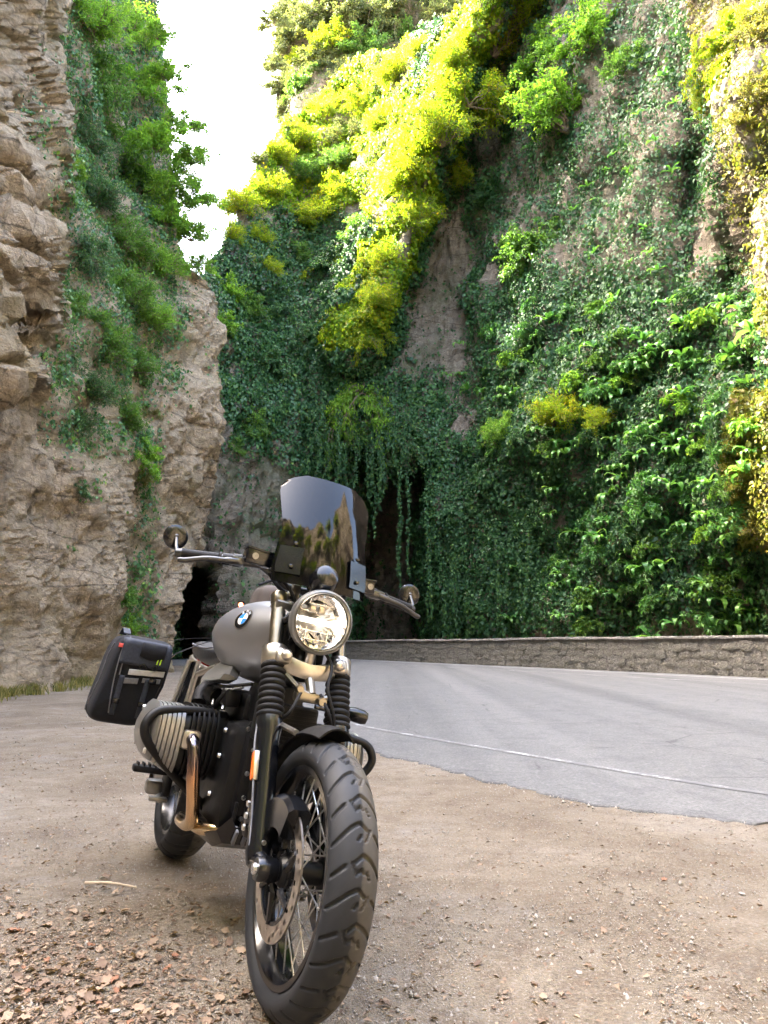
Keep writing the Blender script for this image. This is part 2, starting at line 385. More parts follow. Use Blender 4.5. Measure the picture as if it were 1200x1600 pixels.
e3 = np.c_[en, np.zeros(n_al)]; jit = .07 * fbm(e3 * 1.6, 5, .65) + .05 * perlin(e3 * 7) * (perlin(e3 * 1.1) > 0) + .02 * perlin(e3 * 21)
tn = np.gradient(en, axis=0); tn /= np.linalg.norm(tn, axis=1)[:, None]; nn = np.c_[-tn[:, 1], tn[:, 0]]
en_j = en + nn * jit[:, None]
rows = []
for k, (f, z) in enumerate([(0, -.03), (0.0006, .0), (.002, .007), (.006, .011), (.02, .014), (.2, .014), (.4, .014), (.6, .014), (.8, .014), (1.0, .014)]):
    rows.append(np.c_[en_j * (1 - f) + ef * f, np.full(n_al, z) + (.004 * perlin(e3 * 6 + k) if k < 3 else 0)])
V = np.concatenate(rows); idx = np.arange(len(V)).reshape(len(rows), n_al)
Fq = np.stack([idx[:-1, :-1], idx[1:, :-1], idx[1:, 1:], idx[:-1, 1:]], -1).reshape(-1, 4)
me = np_mesh('road', V, Fq, M['asphalt'], True); me.materials.append(M['asphalt_edge'])
me.polygons.foreach_set('material_index', [1 if i < 1 * (n_al - 1) else 0 for i in range(len(Fq))]); me.update()
road = link('road', me); tag(road, kind='structure')
def strip_from(pts, width, z, name, mat, n=160, parent=None):
    c = resample(pts, n); t_ = np.gradient(c, axis=0); t_ /= np.linalg.norm(t_, axis=1)[:, None]; nn_ = np.c_[-t_[:, 1], t_[:, 0]]
    wv = width * (1 + .12 * perlin(np.c_[c * 3, np.zeros(n)]))[:, None] / 2
    V = np.concatenate([np.c_[c - nn_ * wv, np.full(n, z)], np.c_[c + nn_ * wv, np.full(n, z)]])
    F = np.stack([np.arange(n - 1), np.arange(1, n), n + np.arange(1, n), n + np.arange(n - 1)], -1)
    return link(name, np_mesh(name, V, F, mat), parent)
near_line = [on_ground(x, y, .033)[:2] for x, y in [(1900, 1288), (1500, 1265), (1200, 1235), (1000, 1205), (800, 1172), (650, 1147), (560, 1130), (480, 1108), (400, 1082)]]
strip_from(near_line, .075, .0175, 'edge_line', M['paint_worn'], parent=road)
fo = [np.array(q) + wnr * .95 for q in E_far[1:7]]; strip_from([tuple(q) for q in fo], .13, .0175, 'edge_line', M['paint'], parent=road)
strip_from([tuple(np.array(q) + wnr * 2.9) for q in E_far[2:6]], .10, .0175, 'lane_line', M['paint_worn'], parent=road)

# ------------------------------------------------------------------ roadside wall: mortar core, rubble stones, coping pieces
wall = empty('stone_wall', (*W_a, 0)); tag(wall, 'low rubble stone wall with pale coping along the far road edge', 'wall')
wb = W_a - wdir * 12; L_w = 12 + np.linalg.norm(W_b - W_a) + 1.5; WH, WT = 1.12, .42
def wpt(s_, off, z): q = wb + wdir * s_ - wnr * off; return np.array([q[0] - W_a[0], q[1] - W_a[1], z])
mb = MB(); nseg = 60; rings = []
for i in range(nseg + 1):
    s_ = L_w * i / nseg; jz = .02 * math.sin(i * 1.7)
    rings.append([wpt(s_, .02, -.1), wpt(s_, WT - .03, -.1), wpt(s_, WT - .03, WH - .06 + jz), wpt(s_, .02, WH - .06 + jz)])
mb.loft(rings); mb.build('mortar_core', M['mortar'], wall)
def rough_stone(ls, hs, ds, k):
    bm = bmesh.new(); bmesh.ops.create_cube(bm, size=1); bmesh.ops.subdivide_edges(bm, edges=bm.edges[:], cuts=1, use_grid_fill=True)
    r_ = random.Random(k)
    for v in bm.verts:
        x, y, z = v.co; f = 1 - .22 * (abs(x * 2) ** 2 * abs(z * 2) ** 2)
        v.co = Vector((x * ls * f + r_.uniform(-.07, .07) * ls, y * ds * (1 - .25 * (abs(x * 2) + abs(z * 2)) / 2 * (1 if y < 0 else 0)) + r_.uniform(-.05, .05) * ds, z * hs * f + r_.uniform(-.07, .07) * hs))
    me = bpy.data.meshes.new('stone'); bm.to_mesh(me); bm.free(); me.materials.append(M['wall_stone'])
    me.polygons.foreach_set('use_smooth', [True] * len(me.polygons)); me.set_sharp_from_angle(angle=R(50)); return me
stone_meshes = [rough_stone(.40 * random.uniform(.75, 1.35), .25 * random.uniform(.85, 1.1), .16, k) for k in range(14)]
rz = math.atan2(wdir[1], wdir[0])
count = 0; zc = .10; course = 0
while zc < WH - .1 and count < 290:
    s_ = 5.5 + (course % 2) * .2
    while s_ < L_w - 1 and count < 290:
        me = random.choice(stone_meshes); sx = random.uniform(.9, 1.5) * (1 + max(0, s_ - 20) * .03)
        o = link('stone', me, wall); o.location = wpt(s_ + .2 * sx, .082 + random.uniform(-.025, .015), zc + random.uniform(-.05, .05))
        o.rotation_euler = (random.uniform(-.06, .06), random.uniform(-.08, .08), rz + (math.pi if wnr @ np.array([math.sin(rz), -math.cos(rz)]) < 0 else 0))
        o.scale = (sx, 1, random.uniform(.95, 1.12)); s_ += .42 * sx; count += 1
    zc += .235; course += 1
cope_meshes = []
for k in range(6):
    m_ = MB(); r_ = random.Random(50 + k); m_.box((0, 0, 0), (.98, WT + .08, .085), .02)
    m_.v = [(x, y + r_.uniform(-.012, .012), z + r_.uniform(-.01, .012)) for x, y, z in m_.v]; cope_meshes.append(m_.mesh('coping_stone', M['coping'], 40))
s_ = .5
while s_ < L_w - .3:
    o = link('coping_stone', random.choice(cope_meshes), wall); o.location = wpt(s_, WT / 2, WH - .035 + random.uniform(-.015, .015))
    o.rotation_euler = (random.uniform(-.02, .02), random.uniform(-.015, .015), rz); o.scale = (1.005, 1, 1); s_ += 1.0

# ------------------------------------------------------------------ cliffs
def bumpf(px, py, cx, cy, rx, ry, amt, p=2.):
    d = ((np.abs(px - cx) / rx) ** p + (np.abs(py - cy) / ry) ** p); return amt * np.exp(-d)
def boxf(px, py, x0, x1, y0, y1, sx, sy, amt):
    return amt * sstep(x0 - sx, x0 + sx, px) * (1 - sstep(x1 - sx, x1 + sx, px)) * sstep(y0 - sy, y0 + sy, py) * (1 - sstep(y1 - sy, y1 + sy, py))
SPINE = np.array([(860, -160), (770, 0), (700, 170), (655, 300), (610, 430), (560, 560)], float)
def spine_d(px, py):
    """signed horizontal offset from the sunlit rock spine (positive = right)"""
    return px - np.interp(py, SPINE[:, 1], SPINE[:, 0])
def far_D(px, py):
    px = np.asarray(px, float); py = np.asarray(py, float)
    D = np.interp(px, [100, 270, 335, 400, 480, 560, 620, 680, 740, 800, 900, 1000, 1100, 1200, 1400, 1750, 2400], [46, 44, 43, 46, 49.5, 50.5, 48, 46.5, 45, 41, 35.5, 31, 28, 25.5, 21, 15, 10])
    left = 1 - sstep(560, 760, px)
    D = D + left * np.clip((640 - py) / 640, 0, 2) * np.interp(px, [100, 480, 600], [13, 11, 6]) + (1 - left) * np.clip((560 - py) / 560, 0, 2.5) * 2.0
    sd = spine_d(px, py); on = (1 - sstep(500, 640, py))
    D = D - on * 6.5 * np.exp(-(np.where(sd < 0, sd / 80, sd / 34)) ** 2)
    D = D + boxf(px, py, 558, 670, 728, 1200, 20, 45, 11)                 # deep shaded recess over the ravine
    D = D + boxf(px, py, 262, 338, 890, 1200, 14, 24, 12)                 # tunnel mouth
    D = D + bumpf(px, py, 560, 640, 90, 95, -3.0) + bumpf(px, py, 715, 480, 60, 170, 1.5) + bumpf(px, py, 730, 860, 75, 170, -2.2, 3)
    D = D + bumpf(px, py, 870, 300, 120, 120, 1.5) + bumpf(px, py, 850, 690, 130, 60, -1.6) + bumpf(px, py, 1000, 560, 80, 120, -1.0)
    edge = np.interp(py, [-400, 0, 200, 520, 600], [1010, 1075, 1120, 1195, 1260])
    D = D - sstep(-34, 46, px - edge) * (1 - sstep(520, 640, py)) * 5.5                # sunlit buttress at the right
    D = D + bumpf(px, py, 1150, 490, 22, 120, 3.0) + bumpf(px, py, 1085, 300, 22, 160, 1.3)
    D = D - boxf(px, py, 1135, 2600, 610, 850, 25, 40, 3.0)
    D = D + bumpf(px, py, 380, 860, 60, 200, -1.5)
    return D
RIM = ([100, 270, 330, 350, 380, 410, 450, 520, 600, 700, 760, 850, 1000, 1200, 1500, 2400], [470, 450, 440, 395, 330, 255, 195, 135, 92, 35, -15, -110, -200, -260, -300, -300])
def rim_y(px): return np.interp(px, *RIM)
def left_edge(py): return np.interp(py, [-900, -600, 0, 250, 415, 440, 480, 700, 760, 800, 850, 930, 1000, 1080], [200, 215, 240, 262, 276, 322, 336, 342, 333, 326, 306, 271, 264, 262])
def left_D(px, py):
    px = np.asarray(px, float); py = np.asarray(py, float)
    D = np.interp(px, [-2400, -1500, -700, -300, -100, 0, 60, 130, 165, 190, 215, 290, 340], [2.6, 4, 6.4, 9.3, 11.8, 13.6, 15.4, 18.3, 20.3, 22.6, 23.4, 25.6, 27.5])
    up = np.clip((620 - py) / 620, 0, 2)
    D = D + up * np.interp(px, [-1500, 0, 90, 150, 340], [0, .4, 1.6, 3.0, 2.5])
    D = D + boxf(px, py, 88, 400, -900, 330, 16, 60, 2.6)                  # gully of shrubs beside the bare near rock
    D = D - boxf(px, py, -400, 88, 352, 484, 14, 12, 1.5) - boxf(px, py, -400, 84, 494, 528, 12, 7, 1.2) - boxf(px, py, -400, 78, 538, 606, 14, 16, 1.4)
    D = D - boxf(px, py, -400, 66, 238, 300, 14, 16, .8) + boxf(px, py, 20, 90, 0, 240, 20, 40, .5)
    D = D + bumpf(px, py, 60, 860, 70, 130, 1.0) - bumpf(px, py, 130, 800, 40, 160, .8) + bumpf(px, py, 0, 1000, 90, 60, .7)
    D = D + bumpf(px, py, 300, 800, 42, 110, 1.6) - bumpf(px, py, 310, 640, 60, 60, .5) + bumpf(px, py, 190, 930, 22, 120, .3)
    return D

def aniso(P, d, k):
    d = np.array(d) / np.linalg.norm(d); return P + ((P @ d) * (k - 1))[:, None] * d
def cliff_noise(P, kind, PX=None, PY=None):
    if kind == 'left':
        tilt = P @ np.array([[1, 0, .18], [0, 1, -.12], [0, 0, 1.0]]).T
        f1, f2, cv = worley(tilt * np.array([.42, .42, .8])); g1, g2, cw = worley(tilt * np.array([1.3, 1.3, 2.3]) + 7)
        k = .16 + .84 * (1 - sstep(560, 640, PY)) * (1 - sstep(75, 110, PX)) + .25 * sstep(230, 260, PX)
        Q = aniso(P, (.35, .35, .85), .28)
        d = .6 * fbm(P * .3, 3) + k * (.42 * (cv - .5) - .30 * np.exp(-((f2 - f1) / .07) ** 2) + .16 * (cw - .5) - .10 * np.exp(-((g2 - g1) / .09) ** 2)) + .20 * ridged(Q * .75, 4) * .6 + .12 * fbm(Q * 2.2 + 3, 4) + .08 * ridged(P * 2.6, 4) * .6 + .05 * fbm(P * 6, 3, .6)
    else:
        tilt = P @ np.array([[1, 0, .3], [0, 1, .1], [0, 0, .8]]).T
        f1, f2, cv = worley(tilt * np.array([.28, .28, .32])); g1, g2, cw = worley(tilt * np.array([.9, .9, 1.1]) + 7)
        Q = aniso(P, (.25, .1, .95), .3)
        d = .9 * fbm(P * .2, 4) + .35 * (cv - .5) - .12 * np.exp(-((f2 - f1) / .10) ** 2) + .10 * (cw - .5) + .55 * ridged(Q * .45, 5) * .6 + .22 * fbm(Q * 1.6, 4, .6) + .08 * fbm(P * 3.5, 3)
    return d
def grid_normals(P, h, w_):
    G = P.reshape(h, w_, 3); du = np.gradient(G, axis=1); dv = np.gradient(G, axis=0)
    n = np.cross(du, dv).reshape(-1, 3); n /= np.linalg.norm(n, axis=1)[:, None] + 1e-9
    flip = (n * (P - np.array([0, 0, CAM_H]))).sum(1) > 0; n[flip] *= -1; return n
def grid_faces(h, w_):
    idx = np.arange(h * w_).reshape(h, w_); return np.stack([idx[:-1, :-1], idx[:-1, 1:], idx[1:, 1:], idx[1:, :-1]], -1).reshape(-1, 4)

CL = {}
def finish_cliff(name, P, h, w_, PX, PY, kind, mat, amp):
    n = grid_normals(P, h, w_); d = cliff_noise(P, kind, PX, PY) * amp
    P2 = P + n * d[:, None]; F = grid_faces(h, w_)
    o = link(name, np_mesh(name, P2, F, mat, True)); o.data.set_sharp_from_angle(angle=R(40)); tag(o, kind='structure')
    CL[name] = dict(P=P2, n=grid_normals(P2, h, w_), F=F, px=PX, py=PY, bvh=BVHTree.FromPolygons([tuple(q) for q in P2.tolist()], F.tolist()))
    return o
# left cliff
h, w_ = 420, 300; back = 46
u = np.concatenate([np.linspace(0, .45, 30, endpoint=False), np.linspace(.45, 1, w_ - 30 - back)])
vv = np.concatenate([np.linspace(1110, 0, 330), np.linspace(-4, -900, h - 330)])
PX = np.zeros((h, w_)); PY = np.zeros((h, w_)); DD = np.zeros((h, w_))
for i, y in enumerate(vv):
    e = left_edge(y); k = len(u); xs = -2400 + (e + 2400) * (1 - (1 - u) ** 1.9)
    PX[i, :k] = xs; DD[i, :k] = left_D(xs, y)
    q = np.linspace(0, 1, back + 1)[1:]; PX[i, k:] = e - q * 26; DD[i, k:] = DD[i, k - 1] + (q ** 1.3) * 26
    PY[i] = y
for i, y in enumerate(vv):                                            # beyond the shoulder: hidden rock carried back to shade the far cliff
    DD[i, -back:] = np.minimum(DD[i, -back:], np.maximum(53.0, DD[i, -back - 1] + 1) + np.linspace(0, .8, back))
P = survey(PX.ravel(), PY.ravel(), DD.ravel()).reshape(h, w_, 3)
i0 = 330; z_top = np.interp(P[i0, :, 1], [2, 12, 22.5, 25.5, 28.3, 30, 44.5, 46, 53], [46, 44, 44, 27.5, 28.5, 78, 82, 50, 48])
for i in range(i0, h):                                               # above view
    q = (i - i0) / (h - 1 - i0); P[i, :, :2] = P[i0, :, :2] * (1 + .05 * q); P[i, :, 2] = P[i0, :, 2] + (z_top + 1.5 * np.sin(P[i0, :, 1] * 1.3) - P[i0, :, 2]) * q
P[:, :, 2] = np.minimum(P[:, :, 2], np.interp(P[:, :, 1], [44.5, 46, 53], [80, 50, 48]) + .6 * np.sin(P[:, :, 1] * 2.1)); P = P.reshape(-1, 3)
finish_cliff('cliff_left', P, h, w_, PX.ravel(), PY.ravel(), 'left', M['rock_warm'], 1.0)
# far and right cliff
w_ = 430; hr = 300; backr = 26; h = hr + backr
xs = np.concatenate([np.linspace(100, 1260, 370), np.linspace(1266, 2400, w_ - 370)])
PX = np.zeros((h, w_)); PY = PX.copy(); DD = PX.copy(); P = np.zeros((h, w_, 3)); ry = rim_y(xs)
for i in range(hr):
    t_ = i / (hr - 1); y = 1085 + (ry - 1085) * t_; PX[i] = xs; PY[i] = y; DD[i] = far_D(xs, y); P[i] = survey(xs, y, DD[i])
for i in range(backr):
    q = (i + 1) / backr; d = q ** 1.4 * 26; r0 = P[hr - 1]; dirn = r0[:, :2] / np.linalg.norm(r0[:, :2], axis=1)[:, None]
    P[hr + i, :, :2] = r0[:, :2] + dirn * d; P[hr + i, :, 2] = r0[:, 2] + .35 * d; PX[hr + i] = xs; PY[hr + i] = ry - 1 - i
finish_cliff('cliff_right', P.reshape(-1, 3), h, w_, PX.ravel(), PY.ravel(), 'far', M['rock_grey'], 1.0)
# wooded ridge behind
xs = np.linspace(440, 1300, 90); ys = np.linspace(330, -260, 60); A, B = np.meshgrid(xs, ys)
D = 78 + (330 - B) * .02 + 6 * np.exp(-((A - 440) / 40) ** 2)
finish_cliff('ridge_far', survey(A.ravel(), B.ravel(), D.ravel()), 60, 90, A.ravel(), B.ravel(), 'far', M['rock_grey'], 2.0)
# gorge wall behind the viewer (seen in the reflections), closed round and raised to cut front light
az = np.linspace(R(78), R(296), 150); zs = np.linspace(-1, 1, 60); A, B = np.meshgrid(az, zs)
ztop = 24 + 5 * np.cos(A - R(215)) + 2.5 * np.sin(A * 5) + 1.5 * np.sin(A * 11); Z = -1 + (B + 1) / 2 * (ztop + 1); rr = 17.5 + .12 * Z + 1.5 * np.sin(A * 7)
Pb = np.stack([(1.5 + rr * np.sin(A)).ravel(), (3 + rr * np.cos(A)).ravel(), Z.ravel()], -1)
finish_cliff('cliff_back', Pb, 60, 150, A.ravel(), B.ravel(), 'far', M['rock_warm'], 1.0)
def at(px, py, which='cliff_right', out=0.):
    """point on the built cliff along the surveyed direction, pulled out of the face by `out` metres"""
    d = survey(px, py, 10.) - np.array([0, 0, CAM_H]); L_ = np.linalg.norm(d)
    hit = CL[which]['bvh'].ray_cast(Vector((0, 0, CAM_H)), Vector(d / L_))
    if hit[0] is None: return Vector(survey(px, py, float(far_D(px, py) if which == 'cliff_right' else 80))), Vector((0, -1, 0))
    n = hit[1] if hit[1].dot(Vector(d)) < 0 else -hit[1]
    return hit[0] + n * out, n

# ------------------------------------------------------------------ vegetation
def unit(v): return v / (np.linalg.norm(v, axis=-1, keepdims=True) + 1e-9)
def leaf_cloud(pos, direc, nrm, size, aspect=.6, fold=.18):
    """kite-shaped folded leaves: 4 vertices, 2 triangles each"""
    n = len(pos); d = unit(direc); s_ = unit(np.cross(d, nrm)); m = np.cross(s_, d)
    size = np.broadcast_to(size, (n,))[:, None]; wd = size * aspect * .5
    base = pos - d * size * .5; tip = pos + d * size * .5 - m * size * .10; mid = pos - d * size * .08
    V = np.stack([base, mid + s_ * wd + m * size * fold, tip, mid - s_ * wd + m * size * fold], 1).reshape(-1, 3)
    b = np.arange(n)[:, None] * 4
    F = np.concatenate([b + np.array([0, 1, 2]), b + np.array([0, 2, 3])], 1).reshape(-1, 3)
    return V, F
def bush_proto(seed, nb=18, nl=7200, leaf=.06, aspect=.55, droop=.3, spread=1.0, fuzz=.07, upright=.35):
    r_ = np.random.default_rng(seed); stems = MB(); tw_a, tw_b = [], []
    for i in range(nb):
        d = r_.normal(size=3); d[2] = abs(d[2]) * .7 + upright; d[:2] *= spread; d /= np.linalg.norm(d); L_ = r_.uniform(.55, 1.05)
        pts = [np.zeros(3)]
        for k in range(1, 6):
            t_ = k / 5; pts.append(d * L_ * t_ + np.array([0, 0, -droop * .6 * L_ * t_ ** 2]) + r_.normal(size=3) * .03)
        stems.tube(pts, [.018 * (1 - .16 * k) for k in range(6)], 4, caps=False)
        for j in range(9):
            t_ = r_.uniform(.28, 1.); k = min(4, int(t_ * 5)); p0 = pts[k] + (pts[k + 1] - pts[k]) * (t_ * 5 - k)
            e = unit(d + r_.normal(size=3) * .75); l2 = r_.uniform(.16, .46) * (1.15 - .35 * t_); p1 = p0 + e * l2 + np.array([0, 0, -droop * l2 * .5])
            stems.tube([p0, (p0 + p1) / 2 + np.array([0, 0, .02]), p1], [.006, .004, .002], 3, caps=False); tw_a.append(p0); tw_b.append(p1)
    tw_a, tw_b = np.array(tw_a), np.array(tw_b); k = r_.integers(0, len(tw_a), nl); t_ = r_.beta(1.6, 1.0, nl)[:, None]
    pos = tw_a[k] + (tw_b[k] - tw_a[k]) * t_ + r_.normal(size=(nl, 3)) * fuzz * np.array([1, 1, .7])
    dr = unit(tw_b[k] - tw_a[k]) + r_.normal(size=(nl, 3)) * .6 + np.array([0, 0, -droop]); nr = r_.normal(size=(nl, 3)) * .55 + np.array([0, 0, 1.])
    V, F = leaf_cloud(pos, dr, nr, leaf * r_.uniform(.55, 1.3, nl), aspect)
    clump = .5 + .5 * np.sin(k * 12.9898) ; tint = np.clip(.45 + .22 * (clump - .5) + r_.normal(size=nl) * .2, 0, 1)
    crown = np_mesh('crown', V, F, M['shrub'], False, np.repeat(tint, 2))
    return crown, stems.mesh('stem', M['stem'], 60)
PROTO = {'broad': [bush_proto(11, 20, 5200, .082, .5, fuzz=.05), bush_proto(12, 24, 5600, .075, .5, fuzz=.05), bush_proto(13, 17, 5000, .085, .5, droop=.5, fuzz=.05)],
         'fine': [bush_proto(21, 18, 2900, .115, .22, .55, 1., .06), bush_proto(22, 15, 2700, .12, .2, .35, .9, .06, .6)],
         'feather': [bush_proto(61, 26, 7600, .058, .42, .25, .85, .05, .55), bush_proto(62, 24, 7200, .062, .42, .45, 1., .055, .45), bush_proto(63, 28, 7600, .055, .42, .15, .8, .05, .7)],
         'hang': [bush_proto(31, 26, 5800, .07, .5, 1.5, 1.2, .045, .1)],
         'shoot': [bush_proto(41, 17, 4600, .07, .45, .05, .55, .045, 1.0)],
         'leafy': [bush_proto(51, 14, 900, .20, .4, .6, 1., .06), bush_proto(52, 12, 800, .22, .35, .8, 1., .06)]}
pcount = {}
def bush(name, px, py, rpx, mat, label, cat='bush', group=None, kind='broad', which='cliff_right', D=None, sq=(1, 1, 1), push=-.15):
    if D is None:
        p, n = at(px, py, which); D_ = p.y
    else: p = Vector(survey(px, py, D)); n = Vector((0, -1, 0)); D_ = D
    r_ = rpx * D_ / FPX / .95 * (1.4 if which == 'cliff_left' and rpx > 26 and kind != 'fine' else 1.22)
    lst = PROTO[kind]; pcount[kind] = pcount.get(kind, 0) + 1; crown, stem = lst[pcount[kind] % len(lst)]
    up = (Vector((0, 0, 1)) * .85 + Vector((n.x, n.y, 0)) * .75).normalized()
    o = empty(name, p + Vector((n.x, n.y, 0)) * (.4 if kind == 'leafy' else push) - Vector((0, 0, r_ * .35)))
    o.rotation_euler = (Matrix.Rotation(0, 3, 'X') @ up.to_track_quat('Z', 'Y').to_matrix() @ Matrix.Rotation(random.uniform(0, 6.28), 3, 'Z')).to_euler()
    o.scale = (r_ * sq[0], r_ * sq[1], r_ * sq[2])
    tag(o, label, cat, group)
    for nm, me, mt in (('crown', crown, M[mat]), ('stem', stem, None)):
        c = link(nm, me, o)
        if mt: c.material_slots[0].link = 'OBJECT'; c.material_slots[0].material = mt
    return o

ordn = ['topmost', 'second', 'third', 'fourth', 'fifth', 'sixth', 'seventh', 'eighth', 'ninth', 'tenth', 'eleventh', 'twelfth', 'thirteenth', 'fourteenth', 'fifteenth', 'sixteenth', 'seventeenth', 'eighteenth', 'nineteenth', 'twentieth', 'twenty-first', 'twenty-second', 'twenty-third', 'twenty-fourth']
def series(name, rows, phrase, mat, group, **kw):
    rows = sorted(rows, key=lambda q: q[1])
    for i, q in enumerate(rows):
        k = dict(kw)
        if len(q) > 4 and q[4]: k.update(q[4])
        bush(name, q[0], q[1], q[2], q[3] or mat, phrase.format(ordn[i] + ('' if i == 0 else ' from the top')), group=group, **k)
# sunlit spine
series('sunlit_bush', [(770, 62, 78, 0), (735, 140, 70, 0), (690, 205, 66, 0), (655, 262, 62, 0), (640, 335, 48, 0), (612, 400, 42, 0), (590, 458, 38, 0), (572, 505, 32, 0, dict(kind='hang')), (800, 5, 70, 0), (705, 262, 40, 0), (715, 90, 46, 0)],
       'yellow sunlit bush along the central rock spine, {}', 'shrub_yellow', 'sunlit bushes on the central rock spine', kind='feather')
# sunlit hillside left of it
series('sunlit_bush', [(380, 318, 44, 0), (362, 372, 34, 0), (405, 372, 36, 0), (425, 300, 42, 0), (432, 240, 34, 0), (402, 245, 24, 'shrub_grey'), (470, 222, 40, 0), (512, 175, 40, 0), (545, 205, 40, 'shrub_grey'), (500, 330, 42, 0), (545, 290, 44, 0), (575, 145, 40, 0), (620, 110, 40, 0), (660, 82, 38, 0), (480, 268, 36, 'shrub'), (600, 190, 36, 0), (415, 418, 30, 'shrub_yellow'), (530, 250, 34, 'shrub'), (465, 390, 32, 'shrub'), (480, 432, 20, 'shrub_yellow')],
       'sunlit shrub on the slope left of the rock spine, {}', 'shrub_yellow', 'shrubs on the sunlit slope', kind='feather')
# green shrubs by the notch and on the shaded far wall
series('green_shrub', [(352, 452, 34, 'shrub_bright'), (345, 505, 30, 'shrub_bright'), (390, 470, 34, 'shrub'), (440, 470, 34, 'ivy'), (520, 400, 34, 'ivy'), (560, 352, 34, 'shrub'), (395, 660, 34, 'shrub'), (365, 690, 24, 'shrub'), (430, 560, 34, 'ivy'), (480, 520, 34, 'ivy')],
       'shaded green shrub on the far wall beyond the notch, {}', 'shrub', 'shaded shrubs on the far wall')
bush('hanging_shrub', 572, 588, 62, 'shrub_bright', 'light green feathery shrub hanging over the dark recess behind the windscreen', kind='hang', group='hanging shrubs over the recess')
bush('hanging_shrub', 525, 640, 44, 'shrub', 'smaller green hanging shrub left of the feathery one over the recess', kind='hang', group='hanging shrubs over the recess')
bush('hanging_shrub', 625, 655, 50, 'ivy', 'dark green hanging shrub right of the feathery one over the recess', kind='hang', group='hanging shrubs over the recess')
# upper right
bush('upright_bush', 885, 175, 88, 'shrub_bright', 'big bright green bush with long upright shoots high on the right cliff', kind='shoot')
bush('green_shrub', 845, 75, 56, 'shrub_bright', 'bright green shrub between the yellow spine and the upright bush', group='shrubs high on the right cliff')
bush('green_shrub', 925, 45, 64, 'shrub_bright', 'bright green shrub at the top edge above the upright bush', group='shrubs high on the right cliff')
bush('green_shrub', 985, 90, 46, 'shrub', 'darker green shrub right of the upright bush near the top', group='shrubs high on the right cliff')
bush('green_shrub', 832, 372, 60, 'shrub', 'feathery green shrub in the middle of the bare rock on the right cliff', group='shrubs high on the right cliff')
bush('green_shrub', 760, 300, 36, 'ivy', 'small dark shrub on the grey rock just right of the spine', group='shrubs high on the right cliff')
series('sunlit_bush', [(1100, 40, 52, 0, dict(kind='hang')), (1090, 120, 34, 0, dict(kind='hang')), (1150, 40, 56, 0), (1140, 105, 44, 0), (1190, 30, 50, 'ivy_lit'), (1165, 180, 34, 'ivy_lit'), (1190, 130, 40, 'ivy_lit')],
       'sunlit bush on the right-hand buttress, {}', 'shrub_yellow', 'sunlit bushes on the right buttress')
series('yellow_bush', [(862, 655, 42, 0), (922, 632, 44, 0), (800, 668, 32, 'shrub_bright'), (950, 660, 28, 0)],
       'yellow-leaved bush in the middle of the right cliff, {}', 'shrub_yellow', 'yellow bushes midway on the right cliff', push=.9, kind='feather')  # yellowish leaves; the yellow also stands in for a fleck of sun
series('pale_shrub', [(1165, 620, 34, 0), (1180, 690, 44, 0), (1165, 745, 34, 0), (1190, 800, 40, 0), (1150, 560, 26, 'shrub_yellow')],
       'pale shrub with sunlit leaf colours at the right edge of the view, {}', 'ivy_lit', 'pale shrubs at the right edge')
# left cliff
series('left_cliff_shrub', [(140, 30, 62, 'shrub_bright'), (205, 50, 60, 'shrub_bright'), (160, 120, 66, 0), (225, 130, 58, 'shrub_bright', dict(kind='fine')), (130, 210, 44, 'ivy'), (185, 215, 60, 0, dict(kind='fine')), (250, 215, 52, 'shrub_bright', dict(kind='fine', D=25)), (275, 265, 46, 'shrub_bright', dict(kind='fine', D=26)), (215, 290, 56, 'shrub_bright'), (150, 300, 50, 'ivy'), (265, 335, 48, 'shrub_bright', dict(kind='fine', D=26)), (120, 260, 24, 'shrub_bright'), (190, 370, 52, 'shrub'), (145, 390, 46, 'ivy'), (250, 410, 46, 'shrub_bright'), (195, 450, 50, 'shrub'), (130, 480, 40, 'shrub'), (165, 530, 46, 'shrub'), (232, 490, 40, 'shrub_bright'), (205, 560, 40, 'shrub'), (140, 600, 42, 'ivy'), (190, 640, 36, 'shrub'), (120, 655, 32, 'ivy'), (232, 640, 22, 'grass')],
       'leafy shrub growing on the left cliff, {}', 'shrub', 'shrubs on the left cliff', which='cliff_left', kind='feather')
series('overhanging_twig_bush', [(245, 45, 34, 0, dict(D=25.)), (262, 110, 38, 0, dict(D=25.5)), (285, 185, 38, 0, dict(D=26.)), (298, 240, 40, 0, dict(D=26.)), (300, 300, 42, 0, dict(D=26.5)), (298, 360, 38, 0, dict(D=27.)), (305, 405, 28, 0, dict(D=27.))],
       'thin-leaved bush leaning out into the white sky from the left cliff, {}', 'shrub_bright', 'bushes leaning into the sky', which='cliff_left', kind='fine')
series('low_shrub', [(222, 700, 30, 'shrub_bright'), (222, 740, 20, 'grass'), (195, 930, 24, 'shrub'), (200, 965, 26, 'shrub_bright'), (103, 845, 15, 'frond'), (130, 760, 20, 'ivy'), (60, 1060, 18, 'grass')],
       'small plant low on the left cliff face, {}', 'shrub', 'small plants low on the left cliff', which='cliff_left', cat='plant')
# far ridge
series('ridge_tree', [(446, 70, 40, 0), (462, 45, 42, 0), (448, 165, 26, 0), (480, 120, 40, 'shrub'), (520, 60, 44, 'shrub_yellow'), (600, 40, 44, 0), (700, 20, 44, 0), (425, 100, 22, 0, dict(D=80)), (430, 30, 30, 0, dict(D=80)), (440, 130, 32, 0), (490, 30, 55, 0), (552, 18, 56, 0), (615, 8, 56, 0), (675, -6, 52, 0), (505, 92, 46, 0), (572, 72, 44, 'shrub'), (470, 85, 22, 'shrub_yellow'), (640, 55, 40, 'shrub'), (455, 10, 40, 0), (540, 108, 34, 0)],
       'olive-grey tree on the far ridge against the sky, {}', 'shrub_grey', 'trees on the far ridge', which='ridge_far', cat='tree')
